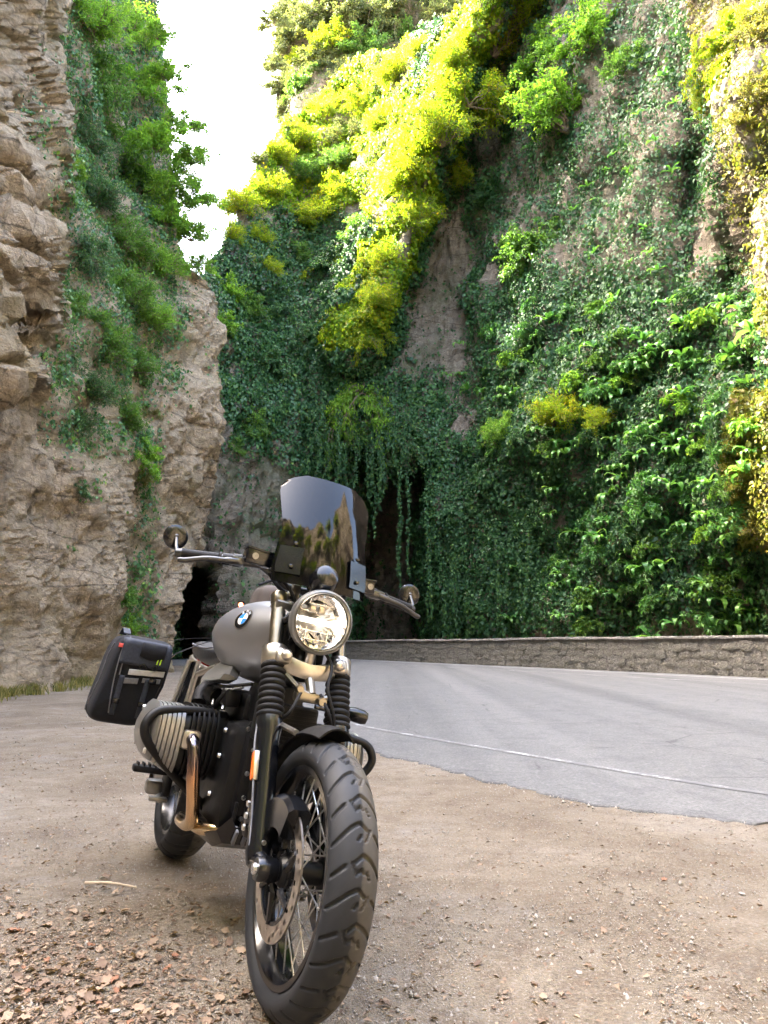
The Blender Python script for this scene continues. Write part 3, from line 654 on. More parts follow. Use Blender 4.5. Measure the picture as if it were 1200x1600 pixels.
# a leafy cover of small broad-leaved plants on the shaded right wall
r_ = random.Random(31); done = []
while len(done) < 64:
    x, y = r_.uniform(770, 1195), r_.uniform(450, 985)
    if any((x - a) ** 2 + (y - b) ** 2 < 34 ** 2 for a, b in done) and r_.random() < .93: continue
    if x < 850 and y > 690: continue
    done.append((x, y)); bush('broadleaf_plant', x, y, r_.uniform(18, 32), r_.choice(['frond', 'frond', 'shrub', 'ivy', 'shrub_bright']), 'broad-leaved green plant among the ferns on the right cliff', cat='plant', group='broad-leaved plants on the right cliff', kind='leafy')
# behind the viewer
for i in range(30):
    az_ = R(100 + i * 6); rr_ = 18 + random.uniform(-1, 1); o = empty('gorge_bush', (1.5 + rr_ * math.sin(az_), 3 + rr_ * math.cos(az_), 8 + 15 * ((i * 37) % 10) / 10)); s_ = random.uniform(2.2, 3.4); o.scale = (s_,) * 3
    tag(o, 'yellow-green bush on the gorge wall behind the viewer', 'bush', 'bushes behind the viewer')
    c = link('crown', PROTO['broad'][i % 3][0], o); c.material_slots[0].link = 'OBJECT'; c.material_slots[0].material = M['shrub_yellow']; link('stem', PROTO['broad'][i % 3][1], o)

# ivy: density over the cliff in leaves per square metre
def scatter(which, dens_f, seed, mats, size_f, out=(.02, .22), droop=.9):
    C = CL[which]; r_ = np.random.default_rng(seed); F = C['F']; P = C['P']
    a, b, c, d = P[F[:, 0]], P[F[:, 1]], P[F[:, 2]], P[F[:, 3]]
    area = .5 * np.linalg.norm(np.cross(c - a, d - b), axis=1); cx = C['px'][F].mean(1); cy = C['py'][F].mean(1); cen = (a + b + c + d) / 4
    vis = (cx > -60) & (cx < 1330) & (cy > -140)
    area = np.where(vis, area, 0)
    dn = dens_f(cx, cy, cen); k = r_.poisson(np.clip(area, 0, .6) * dn); fi = np.repeat(np.arange(len(F)), k); n = len(fi)
    u, v = r_.random((2, n, 1)); pos = (a[fi] * (1 - u) + b[fi] * u) * (1 - v) + (d[fi] * (1 - u) + c[fi] * u) * v
    nr = C['n'][F[fi, 0]]; clump = .5 + .5 * perlin(pos * .9 + seed)
    off = r_.uniform(out[0], out[1], n) * (.4 + 1.4 * clump.clip(0, 1)); pos = pos + nr * off[:, None]
    dr = np.array([0, 0, -1.]) * droop + r_.normal(size=(n, 3)) * .45 + nr * .25; nn_ = nr + np.array([0, 0, .45]) + r_.normal(size=(n, 3)) * .4
    sz = size_f(cx[fi], cy[fi], pos) * (.45 + .75 * r_.random(n) + .55 * r_.random(n) ** 4) * (.8 + .5 * (.5 + fbm(pos * .5 + 8, 2)).clip(0, 1))
    tint = np.clip(.35 + .5 * (clump - .5) + r_.normal(size=n) * .2, 0, 1)
    return pos, dr, nn_, sz, tint
def ivy_far_density(x, y, c):
    nz = fbm(c * .35 + 5, 4); nz2 = fbm(c * 1.4, 3)
    d = 75 + 0 * x
    d = np.where(x < 600, 150, d); d = d + boxf(x, y, 340, 640, 395, 700, 20, 40, 90)
    d = d + boxf(x, y, 480, 700, 560, 730, 20, 25, 120)
    d = d * (1 - boxf(x, y, 605, 735, 320, 600, 14, 30, .93)) * (1 - boxf(x, y, 795, 862, 235, 385, 16, 25, .8)) * (1 - boxf(x, y, 1085, 1180, 330, 530, 14, 25, .85))
    d = d * (1 - boxf(x, y, 300, 445, 705, 1100, 14, 25, .94)) * (1 - boxf(x, y, 552, 672, 740, 1100, 12, 20, .97))
    d = d + boxf(x, y, 668, 850, 690, 1010, 10, 30, 330) + boxf(x, y, 780, 1230, 440, 1010, 40, 40, 190) + boxf(x, y, 735, 1075, 60, 440, 30, 60, 22)
    d = d * (1 - boxf(x, y, 262, 345, 880, 1100, 8, 20, 1))
    spn = spine_d(x, y); d = d + np.where((np.abs(spn + 18) < 48) & (y < 545), 260, 0)
    gap = sstep(-.6, .0, nz + boxf(x, y, 780, 1230, 440, 1010, 40, 40, .35) + .35 * nz2 + boxf(x, y, 668, 850, 690, 1010, 10, 30, .7) + boxf(x, y, 340, 600, 395, 690, 20, 40, .45) + boxf(x, y, 1060, 1300, -200, 430, 20, 40, .4))
    return np.clip(d * gap, 0, None)
pos, dr, nn_, sz, tint = scatter('cliff_right', ivy_far_density, 101, None, lambda x, y, p: .07 + .0027 * p[:, 1], (.02, .4))
edge_x = lambda y: np.interp(y, [-400, 0, 200, 520, 600], [1010, 1075, 1120, 1195, 1260])
# which leaves take the sunlit colours put on the buttress and the spine
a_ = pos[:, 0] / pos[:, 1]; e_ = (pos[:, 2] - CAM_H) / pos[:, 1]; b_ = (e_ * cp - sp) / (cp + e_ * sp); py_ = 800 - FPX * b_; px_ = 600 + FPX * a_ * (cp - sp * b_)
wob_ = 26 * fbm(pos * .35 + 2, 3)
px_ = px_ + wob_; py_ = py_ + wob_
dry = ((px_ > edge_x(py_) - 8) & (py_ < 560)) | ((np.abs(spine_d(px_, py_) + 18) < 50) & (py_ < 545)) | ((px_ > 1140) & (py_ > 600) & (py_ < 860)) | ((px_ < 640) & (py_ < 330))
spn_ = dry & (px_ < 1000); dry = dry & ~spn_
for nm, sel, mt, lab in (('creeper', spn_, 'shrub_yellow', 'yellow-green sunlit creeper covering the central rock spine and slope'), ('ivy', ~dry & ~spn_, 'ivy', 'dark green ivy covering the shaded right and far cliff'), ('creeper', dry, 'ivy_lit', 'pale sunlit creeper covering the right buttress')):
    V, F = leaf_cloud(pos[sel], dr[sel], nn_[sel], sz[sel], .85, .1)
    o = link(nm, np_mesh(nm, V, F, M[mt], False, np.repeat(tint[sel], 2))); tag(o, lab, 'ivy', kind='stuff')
def ivy_left_density(x, y, c):
    nz = fbm(c * .6 + 3, 4)
    d = boxf(x, y, 92, 285, -200, 600, 14, 30, 170) + boxf(x, y, 75, 215, 560, 700, 14, 30, 130) + boxf(x, y, 185, 232, 600, 1010, 12, 30, 130) + boxf(x, y, 100, 150, 690, 800, 14, 20, 45) + boxf(x, y, 20, 95, 90, 330, 14, 30, 50)
    d = d + boxf(x, y, 232, 345, 395, 640, 14, 30, 9)
    return d * sstep(-.35, .15, nz + boxf(x, y, 92, 285, -200, 560, 14, 30, .3))
pos, dr, nn_, sz, tint = scatter('cliff_left', ivy_left_density, 102, None, lambda x, y, p: .045 + .0028 * p[:, 1])
V, F = leaf_cloud(pos, dr, nn_, sz, .75, .1)
tag(link('ivy', np_mesh('ivy', V, F, M['ivy'], False, np.repeat(np.clip(tint + .2, 0, 1), 2))), 'mixed ivy trailing over the left cliff face', 'ivy', kind='stuff')
pos, dr, nn_, sz, tint = scatter('ridge_far', lambda x, y, c: 30 + 0 * x, 103, None, lambda x, y, p: .34 + 0 * x, (.1, .6))
V, F = leaf_cloud(pos, dr, nn_, sz, .75, .1)
tag(link('scrub', np_mesh('scrub', V, F, M['shrub_grey'], False, np.repeat(tint, 2))), 'grey-green scrub covering the far ridge', 'scrub', kind='stuff')

# hanging ivy strands: over the recess and down the curtain
def strands(rows, seed, size=.15):
    r_ = np.random.default_rng(seed); PP, DR, NN, TT = [], [], [], []
    for (x, y0, y1, D) in rows:
        top = survey(x, y0, D); bot = survey(x, y1, D); L_ = top[2] - bot[2]; n = int(L_ * 34); t_ = r_.random(n) ** .85
        wob = np.cumsum(r_.normal(size=(24, 2)), axis=0) * .065; k = (t_ * 23).astype(int)
        p = np.stack([top[0] + wob[k, 0] + r_.normal(size=n) * .09 * (1.1 - .7 * t_), D + wob[k, 1] - .1 + r_.normal(size=n) * .09, top[2] - L_ * t_], -1)
        PP.append(p); DR.append(np.array([0, 0, -1.]) + r_.normal(size=(n, 3)) * .4); NN.append(np.array([-.3, -1., .4]) + r_.normal(size=(n, 3)) * .5); TT.append(np.clip(.42 + r_.normal(size=n) * .2, 0, 1))
    PP, DR, NN, TT = map(np.concatenate, (PP, DR, NN, TT)); V, F = leaf_cloud(PP, DR, NN, size * r_.uniform(.6, 1.2, len(PP)), .85, .1); return V, F, np.repeat(TT, 2)
r_ = random.Random(9); rows = []
for k in range(34):
    x = r_.uniform(492, 665); D = float(far_D(x, 640)) - r_.uniform(.2, 1.6); rows.append((x, r_.uniform(600, 690), r_.uniform(690, 790), D))
for (x, y1) in ((497, 740), (503, 730), (530, 800), (556, 790), (585, 840), (628, 900), (634, 930), (640, 905), (600, 800)): rows.append((x, 640, y1, float(far_D(x, 640)) - 1.2))
for k in range(60):
    x = r_.uniform(664, 850); D = float(far_D(max(x, 690), 800)) - r_.uniform(.3, 1.2); rows.append((x, r_.uniform(720, 800), r_.uniform(930, 1005), D))
V, F, T = strands(rows, 77)
tag(link('hanging_ivy', np_mesh('hanging_ivy', V, F, M['ivy'], False, T)), 'ivy strands hanging in front of the dark recess and down the curtain', 'ivy', kind='stuff')
V, F, T = strands([(1117, 150, 262, 21.5), (1119, 175, 268, 21.5)], 78, .12)
tag(link('hanging_vine', np_mesh('hanging_vine', V, F, M['ivy_lit'], False, T)), 'single thin vine in sunlit leaf colour dangling beside the right buttress', 'vine')

# strap-leaved ferns on the right wall: each plant a thing, each leaf a part
def strap(seed, L_=1., wd=.15, arch=.9):
    r_ = random.Random(seed); V = []; F = []; n = 6
    for i in range(n + 1):
        t_ = i / n; a = .25 + arch * t_ * 1.5; x = L_ * (math.sin(a) - math.sin(.25)) / 1.3; z = L_ * .62 * t_ - L_ * .75 * t_ * t_ * arch
        ww = wd * L_ * (math.sin(math.pi * min(1, .12 + .86 * t_)) ** .6) * .5
        V += [(x, -ww, z + .02 * math.sin(9 * t_ + seed)), (x, 0, z - .03 * L_), (x, ww, z + .02 * math.sin(8 * t_ + seed * 2))]
    for i in range(n):
        b = i * 3; F += [(b, b + 1, b + 4, b + 3), (b + 1, b + 2, b + 5, b + 4)]
    return np_mesh('leaf', np.array(V), np.array(F), M['frond'], True, np.full(len(F), r_.uniform(.1, 1)))
straps = [strap(k, 1, random.uniform(.13, .2), random.uniform(.7, 1.1)) for k in range(10)]
zones = [((790, 1195), (470, 990), 120), ((700, 800), (520, 640), 8), ((800, 1080), (120, 440), 26)]
k = 0
for (xa, xb), (ya, yb), cnt in zones:
    r_ = random.Random(int(xa)); done = []
    while len(done) < cnt:
        x, y = r_.uniform(xa, xb), r_.uniform(ya, yb)
        if any((x - a) ** 2 + ((y - b)) ** 2 < 17 ** 2 for a, b in done) and r_.random() < .9: continue
        if x < 840 and y > 700 and r_.random() < .75: continue
        done.append((x, y)); p, n = at(x, y)
        o = empty('strap_fern', p + n * .5); s_ = r_.uniform(.75, 1.3) * (1 if ya > 450 else .7); o.scale = (s_,) * 3
        ang = math.atan2(n.y, n.x); o.rotation_euler = (0, .3, ang)
        zone = 'on the lower right cliff' if ya > 450 and xa > 750 else ('by the grey rock beside the hanging shrubs' if xa < 790 else 'high on the right cliff')
        tag(o, 'glossy strap-leaved green fern clump ' + zone, 'fern', 'strap-leaved ferns ' + zone)
        nl = 7 if ya > 450 else 5
        for j in range(nl):
            c = link('leaf', straps[(k + j * 3) % 10], o); c.rotation_euler = (r_.uniform(-.2, .2), r_.uniform(-.45, .25), (j / (nl - 1) - .5) * 3.6 + r_.uniform(-.25, .25)); q = r_.uniform(.75, 1.15); c.scale = (q, q, q)
        k += 1

# tell the plants of the right cliff apart by height band and order
def name_rows(kind_name, what, group):
    obs = [o for o in COL.objects if o.name.split('.')[0] == kind_name and o.get('group') == group]
    bands = {}
    for o in obs:
        e_ = (o.location.z - CAM_H) / o.location.y; b_ = (e_ * cp - sp) / (cp + e_ * sp); y_ = 800 - FPX * b_; x_ = 600 + FPX * o.location.x / o.location.y * (cp - sp * b_)
        bands.setdefault(int((1000 - y_) // 55), []).append((x_, o))
    hts = {0: 'just above the road wall', 1: 'a little above the road wall', 2: 'low on the right cliff', 3: 'below the middle of the right cliff', 4: 'near the middle of the right cliff', 5: 'just below the yellow bushes', 6: 'level with the yellow bushes', 7: 'just above the yellow bushes', 8: 'well above the yellow bushes', 9: 'above the middle of the right cliff', 10: 'high up below the bare grey rock', 11: 'beside the bare grey rock', 12: 'level with the feathery shrub', 13: 'just above the feathery shrub', 14: 'below the big upright bush', 15: 'level with the big upright bush', 16: 'beside the shoots of the big upright bush'}
    ords = ['leftmost'] + [q + ' from the left' for q in ordn[1:]]
    for k, l in bands.items():
        l.sort(key=lambda q: q[0])
        for i, (x_, o) in enumerate(l): o['label'] = (what + ' ' + hts.get(k, 'near the top of the right cliff' if k > 14 else 'in the upper right cliff') + ', ' + ords[min(i, 23)])
name_rows('strap_fern', 'glossy strap-leaved fern', 'strap-leaved ferns on the lower right cliff')
name_rows('strap_fern', 'small strap-leaved fern', 'strap-leaved ferns high on the right cliff')
name_rows('strap_fern', 'strap-leaved fern by the grey rock face,', 'strap-leaved ferns by the grey rock beside the hanging shrubs')
name_rows('broadleaf_plant', 'broad-leaved green plant', 'broad-leaved plants on the right cliff')
# grass and weeds along the foot of the left cliff
def tufts(pts, seed, hgt, n_per=26):
    r_ = np.random.default_rng(seed); V, F, T = [], [], []; b = 0
    for (x, y, z) in pts:
        n = r_.integers(n_per // 2, n_per)
        for i in range(n):
            p = np.array([x, y, z]) + np.r_[r_.normal(size=2) * .10, 0]; a = r_.uniform(0, 6.28); l = hgt * r_.uniform(.4, 1.3); lean = r_.uniform(.1, .7) * l
            d = np.array([math.cos(a), math.sin(a), 0]); s_ = np.array([-d[1], d[0], 0]) * .008
            V += [p - s_, p + s_, p + d * lean * .4 + np.array([0, 0, l * .6]) + s_ * .7, p + d * lean + np.array([0, 0, l])]; F += [(b, b + 1, b + 2), (b, b + 2, b + 3)]; t_ = r_.uniform(0, 1); T += [t_, t_]; b += 4
    return np.array(V), np.array(F), np.array(T)
pts = []
r_ = random.Random(4)
for i in range(420):
    x = r_.uniform(-60, 175); y = np.interp(x, [-60, 0, 130, 175], [1100, 1084, 1064, 1054]) + r_.gauss(0, 5) ; g = on_ground(x, y); pts.append((g[0] - .1, g[1], -.01))
V, F, T = tufts(pts, 5, .16); tag(link('grass', np_mesh('grass', V, F, M['grass'], False, T)), 'dry grass and weeds along the foot of the left cliff', 'grass', kind='stuff')

# a small traffic signal by the tunnel
p = survey(377, 945, 38.); tl = empty('traffic_signal', (p[0], p[1], 0)); tag(tl, 'tunnel traffic signal showing red, just above the fuel tank', 'traffic light')
MB().tube([(0, 0, 0), (0, 0, 2.2)], .05).build('post', M['black_matt'], tl)
mb = MB().box((0, 0, p[2] - .28), (.30, .22, .92), .03); mb.build('housing', M['black_matt'], tl)
m_, t_, b_ = newmat('red_lamp'); b_.inputs['Base Color'].default_value = (.8, .05, .02, 1); b_.inputs['Emission Color'].default_value = (1, .08, .03, 1); b_.inputs['Emission Strength'].default_value = 3.0
dk = plain('unlit_lens', (.03, .03, .02), .2)
for i, mt in enumerate((m_, dk, dk)): MB().lathe([(.001, -.03), (.08, -.025), (.11, 0)], (0, -.115, p[2] - .29 * i), (0, 1, 0), 20).build('signal_lens', mt, tl)

# ------------------------------------------------------------------ fallen leaves, twig, stones, grit on the lay-by
def dry_leaf_mesh(seed):
    r_ = random.Random(seed); n = 7; V = []; F = []
    for i in range(n + 1):
        t_ = i / n; ww = .33 * math.sin(math.pi * (.06 + .9 * t_)) * (1 + .35 * math.sin(i * 2.6 + seed)); c = .10 * math.sin(t_ * 3.1 + seed) ; e = r_.uniform(.02, .22)
        V += [(t_ - .5, -ww, c + e + r_.uniform(-.03, .05)), (t_ - .5, 0, c), (t_ - .5, ww, c + r_.uniform(.0, .2))]
    for i in range(n): b = 3 * i; F += [(b, b + 1, b + 4, b + 3), (b + 1, b + 2, b + 5, b + 4)]
    return np_mesh('dry_leaf', np.array(V), np.array(F), M['litter'], True, np.full(len(F), [0.1, .35, .5, .3, .75, .88, .62][seed % 7] if seed != 13 else .97))
dl = [dry_leaf_mesh(k) for k in range(14)]; r_ = random.Random(12)
spots = []
while len(spots) < 205:
    x, y = r_.uniform(-20, 430), 1340 + 280 * r_.random() ** .75
    if r_.random() < np.interp(x, [0, 150, 330, 430], [1, .9, .5, .15]) * np.interp(y, [1340, 1450, 1600], [.25, .8, 1]): spots.append((x, y, 'left'))
while len(spots) < 240: spots.append((r_.uniform(560, 1200), r_.uniform(1330, 1600), 'right'))
while len(spots) < 262: spots.append((r_.uniform(0, 170), r_.uniform(1090, 1320), 'back'))
for i, (x, y, zone) in enumerate(spots):
    g = on_ground(x, y); o = link('dry_leaf', r_.choice(dl)); s_ = r_.uniform(.016, .044) * (1.0 if zone == 'left' else .75)
    o.location = (g[0], g[1], .004); o.scale = (s_, s_, s_); o.rotation_euler = (r_.uniform(-.35, .35), r_.uniform(-.3, .3), r_.uniform(0, 6.28))
    lab = {'left': 'curled brown fallen leaf in the litter left of the front wheel', 'right': 'lone dry leaf scrap on the dirt right of the front wheel', 'back': 'dry leaf on the gravel between the bag and the left cliff'}[zone]
    tag(o, lab, 'leaf', {'left': 'fallen leaves left of the wheel', 'right': 'leaf scraps right of the wheel', 'back': 'leaves by the left cliff'}[zone])
n = 5200; q = np.random.default_rng(8); px = q.uniform(-60, 470, n); py = 1330 + 290 * q.random(n) ** .7; keep = q.random(n) < np.interp(px, [0, 200, 330, 470], [1, .8, .35, .05]) * np.interp(py, [1330, 1470, 1600], [.15, .8, 1]); px, py = px[keep], py[keep]
px = np.r_[px, q.uniform(520, 1260, 1100)]; py = np.r_[py, q.uniform(1240, 1620, 1100)]
px = np.r_[px, q.uniform(-60, 210, 900)]; py = np.r_[py, 1075 + 280 * q.random(900) ** 1.3]; n = len(px)
G = np.array([on_ground(a, b) for a, b in zip(px, py)]); G[:, 2] = .003; th = q.uniform(0, 6.28, n)
V, F = leaf_cloud(G, np.stack([np.cos(th), np.sin(th), q.normal(size=n) * .15], -1), np.array([0, 0, 1.]) + q.normal(size=(n, 3)) * .35, q.uniform(.006, .026, n), .5, .15)
tag(link('leaf_litter', np_mesh('leaf_litter', V, F, M['litter'], False, np.repeat(q.random(n) * .8, 2))), 'crumbled brown leaf litter scattered over the dirt lay-by', 'leaf litter', kind='stuff')
ta, tb = on_ground(133, 1383), on_ground(213, 1390)
MB().tube(spline([(*ta[:2], .008), ((ta[0] + tb[0]) / 2, (ta[1] + tb[1]) / 2 + .004, .014), (*tb[:2], .008)], 5), [.006 - .0003 * k for k in range(11)], 7).build('twig', plain('pale_wood', (.48, .38, .26), .8, var=.2)); tag(bpy.data.objects['twig'], 'straight pale twig lying left of the rear wheel', 'twig')
def pebble_mesh(seed):
    r_ = random.Random(seed); bm = bmesh.new(); bmesh.ops.create_icosphere(bm, subdivisions=1, radius=.5)
    for v in bm.verts: v.co = Vector((v.co.x * 1.1, v.co.y * .85, v.co.z * .6)) * r_.uniform(.75, 1.15)
    me = bpy.data.meshes.new('pebble'); bm.to_mesh(me); bm.free(); me.materials.append(M['stone']); return me
pm = [pebble_mesh(k) for k in range(6)]
for i, (x, y, s_) in enumerate([(1118 * .55 + 575, 1590 * .55, .02)] * 0 + [(618, 1543, .018), (905, 1522, .028), (720, 1412, .022), (1160, 1398, .03), (180, 1582, .03), (560, 1527, .014), (690, 1437, .012), (892, 1387, .015), (955, 1412, .014), (678, 1212, .03), (940, 1370, .016), (620, 1556, .014), (1120, 1570, .013), (740, 1560, .012), (1010, 1480, .012), (640, 1330, .012)]):
    g = on_ground(x, y); o = link('pebble', random.choice(pm)); o.location = (g[0], g[1], .002); o.scale = (s_, s_, s_ * .8); o.rotation_euler = (0, 0, i * 1.7)
    tag(o, 'small loose pale pebble on the dirt lay-by', 'pebble', 'loose pebbles on the lay-by')
n = 16000; px = q.uniform(-80, 1280, n); py = 1110 + 520 * q.random(n); G = np.array([on_ground(a, b) for a, b in zip(px, py)])
ke = q.integers(0, n_al - 1, 5000); G = np.concatenate([G, np.c_[en_j[ke] + nn[ke] * (q.normal(size=(5000, 1)) * .10 + (.04 if np.dot(nn[900], ef[900] - en[900]) < 0 else -.04)), np.full(5000, .0)]]); n = len(G); sz = (.0011 + .0022 * q.random(n) ** 2 + .006 * (q.random(n) < .035) * q.random(n)) * (1 + .25 * G[:, 1].clip(0, 8))
ico = bmesh.new(); bmesh.ops.create_icosphere(ico, subdivisions=1, radius=1); iv = np.array([v.co for v in ico.verts]); ico.verts.index_update(); fi = np.array([[v.index for v in f.verts] for f in ico.faces]); ico.free()
tet = np.array([(1, 0, -.5), (-.5, .87, -.5), (-.5, -.87, -.5), (.1, .1, .8)]); tf = np.array([(0, 1, 3), (1, 2, 3), (2, 0, 3), (0, 2, 1)])
# drop grit that would lie on the asphalt
def side(g):
    j = np.argmin(((en - g[:2]) ** 2).sum(1)); return np.dot(g[:2] - en[j], unit(ef[j] - en[j])) < .16
keep = np.array([side(g) for g in G]); G, sz = G[keep], sz[keep]; n = len(G)
V = (tet[None] * q.uniform(.6, 1.3, (n, 4, 1)) * sz[:, None, None] + G[:, None, :]).reshape(-1, 3); F = (tf[None] + 4 * np.arange(n)[:, None, None]).reshape(-1, 3)
tag(link('grit', np_mesh('grit', V, F, M['stone'])), 'fine pale grit strewn over the dirt lay-by', 'grit', kind='stuff')

# ------------------------------------------------------------------ motorcycle (local axes: x forward, y to its left, z up; origin at the front contact)
HEAD, LEAN = R(25.0), R(11.0)
bike = empty('motorcycle', (-.248, 1.958, -.006)); tag(bike, 'grey and black boxer-engined scrambler motorcycle leaning on its side stand', 'motorcycle')
fx = Vector((math.sin(HEAD), -math.cos(HEAD), 0)); ly = Vector((math.cos(HEAD), math.sin(HEAD), 0)); up = Vector((0, 0, 1))
ly2 = ly * math.cos(LEAN) - up * math.sin(LEAN); up2 = up * math.cos(LEAN) + ly * math.sin(LEAN)
bike.rotation_euler = Matrix((fx, ly2, up2)).transposed().to_euler()

# tyre with cut tread: segments (s0,t0,s1,t1,half width) in one pitch; s along the tread, t across (-1..1)
PITCHES = 15
SEG = [(.00, -.95, .28, -.30, .036), (.28, -.30, .35, -.04, .034), (.35, -.04, .24, .20, .032), (.50, -.93, .68, -.48, .036),
       (.50, .95, .78, .32, .036), (.78, .32, .85, .06, .034), (.85, .06, .74, -.18, .032), (.02, .93, .18, .50, .036),
       (.56, -.12, .76, -.30, .02), (.06, .14, .26, .34, .02), (.58, .10, .64, .02, .03), (.64, .02, .60, -.06, .03), (.08, -.10, .14, -.02, .03), (.50, .30, .60, .22, .03)]
def tread_depth(s_, t_):
    dep = np.zeros_like(s_)
    for (a, b, c, d, wd) in SEG:
        for sh in (-1, 0, 1):
            ax, ay, bx, by = a + sh, b * 1.1, c + sh, d * 1.1; vx, vy = bx - ax, by - ay
            u_ = np.clip(((s_ - ax) * vx + (t_ * 1.1 - ay) * vy) / (vx * vx + vy * vy), 0, 1)
            dd = np.hypot(s_ - ax - u_ * vx, t_ * 1.1 - ay - u_ * vy); dep = np.maximum(dep, 1 - sstep(wd * .75, wd * 1.25, dd))
    return dep
def tyre(name, R_, W_, rim, parent, c, na, nc, pitches, mat):
    """R_ outer radius, W_ section width, rim = bead radius"""
    prof = []; H_ = R_ - rim
    for i in range(nc):
        q = -1 + 2 * i / (nc - 1); a = abs(q)
        if a < .62:      # tread arc
            th = q / .62 * R(64); y = math.sin(th) / math.sin(R(64)) * W_ * .485; r_ = R_ - (1 - math.cos(th)) * W_ * .52; t_ = q / .62
        else:            # sidewall down to the bead
            f = (a - .62) / .38; sg = 1 if q > 0 else -1; r0 = R_ - (1 - math.cos(R(64))) * W_ * .52
            y = sg * W_ * (.485 + .02 * math.sin(math.pi * min(1, f * 1.3)) - .16 * f ** 2); r_ = r0 + (rim - r0) * f; t_ = sg * (1 + f)
        prof.append((y, r_, t_))
    prof = np.array(prof); ang = np.linspace(0, 2 * np.pi, na, endpoint=False)
    S, Tt = np.meshgrid((ang / (2 * np.pi) * pitches) % 1, prof[:, 2], indexing='ij')
    dep = tread_depth(S.ravel(), Tt.ravel()).reshape(S.shape) * (np.abs(Tt) < 1.02) * .0065
    dep = dep + ((np.abs(Tt) > 1.30) & (np.abs(Tt) < 1.36)) * -.0012
    Rr = prof[None, :, 1] - dep; Y = np.broadcast_to(prof[None, :, 0], Rr.shape); A = ang[:, None]
    V = np.stack([Rr * np.cos(A), Y, Rr * np.sin(A)], -1).reshape(-1, 3); idx = np.arange(na * nc).reshape(na, nc); i2 = np.roll(idx, -1, 0)
    F = np.stack([idx[:, :-1], i2[:, :-1], i2[:, 1:], idx[:, 1:]], -1).reshape(-1, 4)
    o = link(name, np_mesh(name, V, F, mat, True), parent); o.location = c; return o
def tyre_mat(R_):
    m, t, b = newmat('tyre_rubber'); tc = t.nodes.new('ShaderNodeTexCoord'); sx = t.nodes.new('ShaderNodeSeparateXYZ'); t.links.new(tc.outputs['Object'], sx.inputs[0])
    ab = N(t, 'ShaderNodeMath', operation='ADD'); t.links.new(sx.outputs[1], ab.inputs[0]); ab.inputs[1].default_value = -.012
    n = noise_(t, 28, 7, .7, tc.outputs['Object']); ad = N(t, 'ShaderNodeMath', operation='MULTIPLY_ADD'); t.links.new(n, ad.inputs[0]); ad.inputs[1].default_value = .02; t.links.new(ab.outputs[0], ad.inputs[2])
    k = ramp(t, ad.outputs[0], [(.0, (.03, .03, .03)), (.005, (.8, .8, .8)), (.055, (.75, .75, .75)), (.07, (.2, .2, .2))])   # road dust on the worn crown
    ln = N(t, 'ShaderNodeVectorMath', operation='MULTIPLY'); ln.inputs[1].default_value = (1, 0, 1); t.links.new(tc.outputs['Object'], ln.inputs[0]); le = N(t, 'ShaderNodeVectorMath', operation='LENGTH'); t.links.new(ln.outputs[0], le.inputs[0])
    k2 = ramp(t, le.outputs['Value'], [(R_ - .03, (0, 0, 0)), (R_ - .024, (1, 1, 1))]); kk = mixc(t, 1., k, k2, 'MULTIPLY')
    c = mixc(t, kk, mixc(t, n, (.007, .0085, .011), (.02, .021, .024)), mixc(t, n, (.05, .044, .036), (.10, .088, .07)))
    t.links.new(c, b.inputs['Base Color']); b.inputs['Roughness'].default_value = .62; b.inputs['Specular IOR Level'].default_value = .35; bump(t, b, n, .15, .002); return m
FA = Vector((-.012, 0, .325)); RA = Vector((-1.527, 0, .318))

def wheel(name, c, R_, W_, rimr, hubr, hubw, nspoke, front):
    mb = MB(); rw = W_ * .36
    mb.lathe([(rimr + .004, -rw), (rimr + .008, -rw - .006), (rimr - .006, -rw - .006), (rimr - .016, -rw + .006), (rimr - .024, -.014), (rimr - .028, 0), (rimr - .024, .014), (rimr - .016, rw - .006), (rimr - .006, rw + .006), (rimr + .008, rw + .006), (rimr + .004, rw), (rimr - .006, rw * .6), (rimr - .008, -rw * .6)], (0, 0, 0), (0, 1, 0), 72, closed=True)
    wl = mb.build(name, M['black'], bike, 30); wl.location = c
    t_ = tyre('tyre', R_, W_, rimr, wl, (0, 0, 0), 1000 if front else 520, 66 if front else 44, PITCHES if front else 13, tyre_mat(R_))
    MB().lathe([(.012, -hubw - .02), (.03, -hubw - .02), (hubr, -hubw), (hubr, -hubw + .012), (hubr * .62, -hubw + .02), (hubr * .62, hubw - .02), (hubr, hubw - .012), (hubr, hubw), (.03, hubw + .02), (.012, hubw + .02)], (0, 0, 0), (0, 1, 0), 32).build('hub', M['engine'], wl)
    base = MB().tube([(0, 0, 0), (0, 0, .5), (0, 0, 1)], .0021, 6).mesh('spoke', M['steel'])
    for i in range(nspoke):
        sd = 1 if i % 2 else -1; cr = 1 if (i // 2) % 2 else -1; a = 2 * math.pi * (i + .5) / nspoke; ah = a + cr * R(52)
        p0 = Vector((hubr * math.cos(ah), sd * (hubw - .006), hubr * math.sin(ah))); p1 = Vector(((rimr - .02) * math.cos(a), sd * .016, (rimr - .02) * math.sin(a)))
        o = link('spoke', base, wl); o.location = p0; o.rotation_euler = (p1 - p0).to_track_quat('Z', 'Y').to_euler(); o.scale = (1, 1, (p1 - p0).length)
    return wl
fw = wheel('front_wheel', FA, .325, .122, .246, .045, .055, 40, True)
rw = wheel('rear_wheel', RA, .318, .172, .222, .06, .05, 32, False)
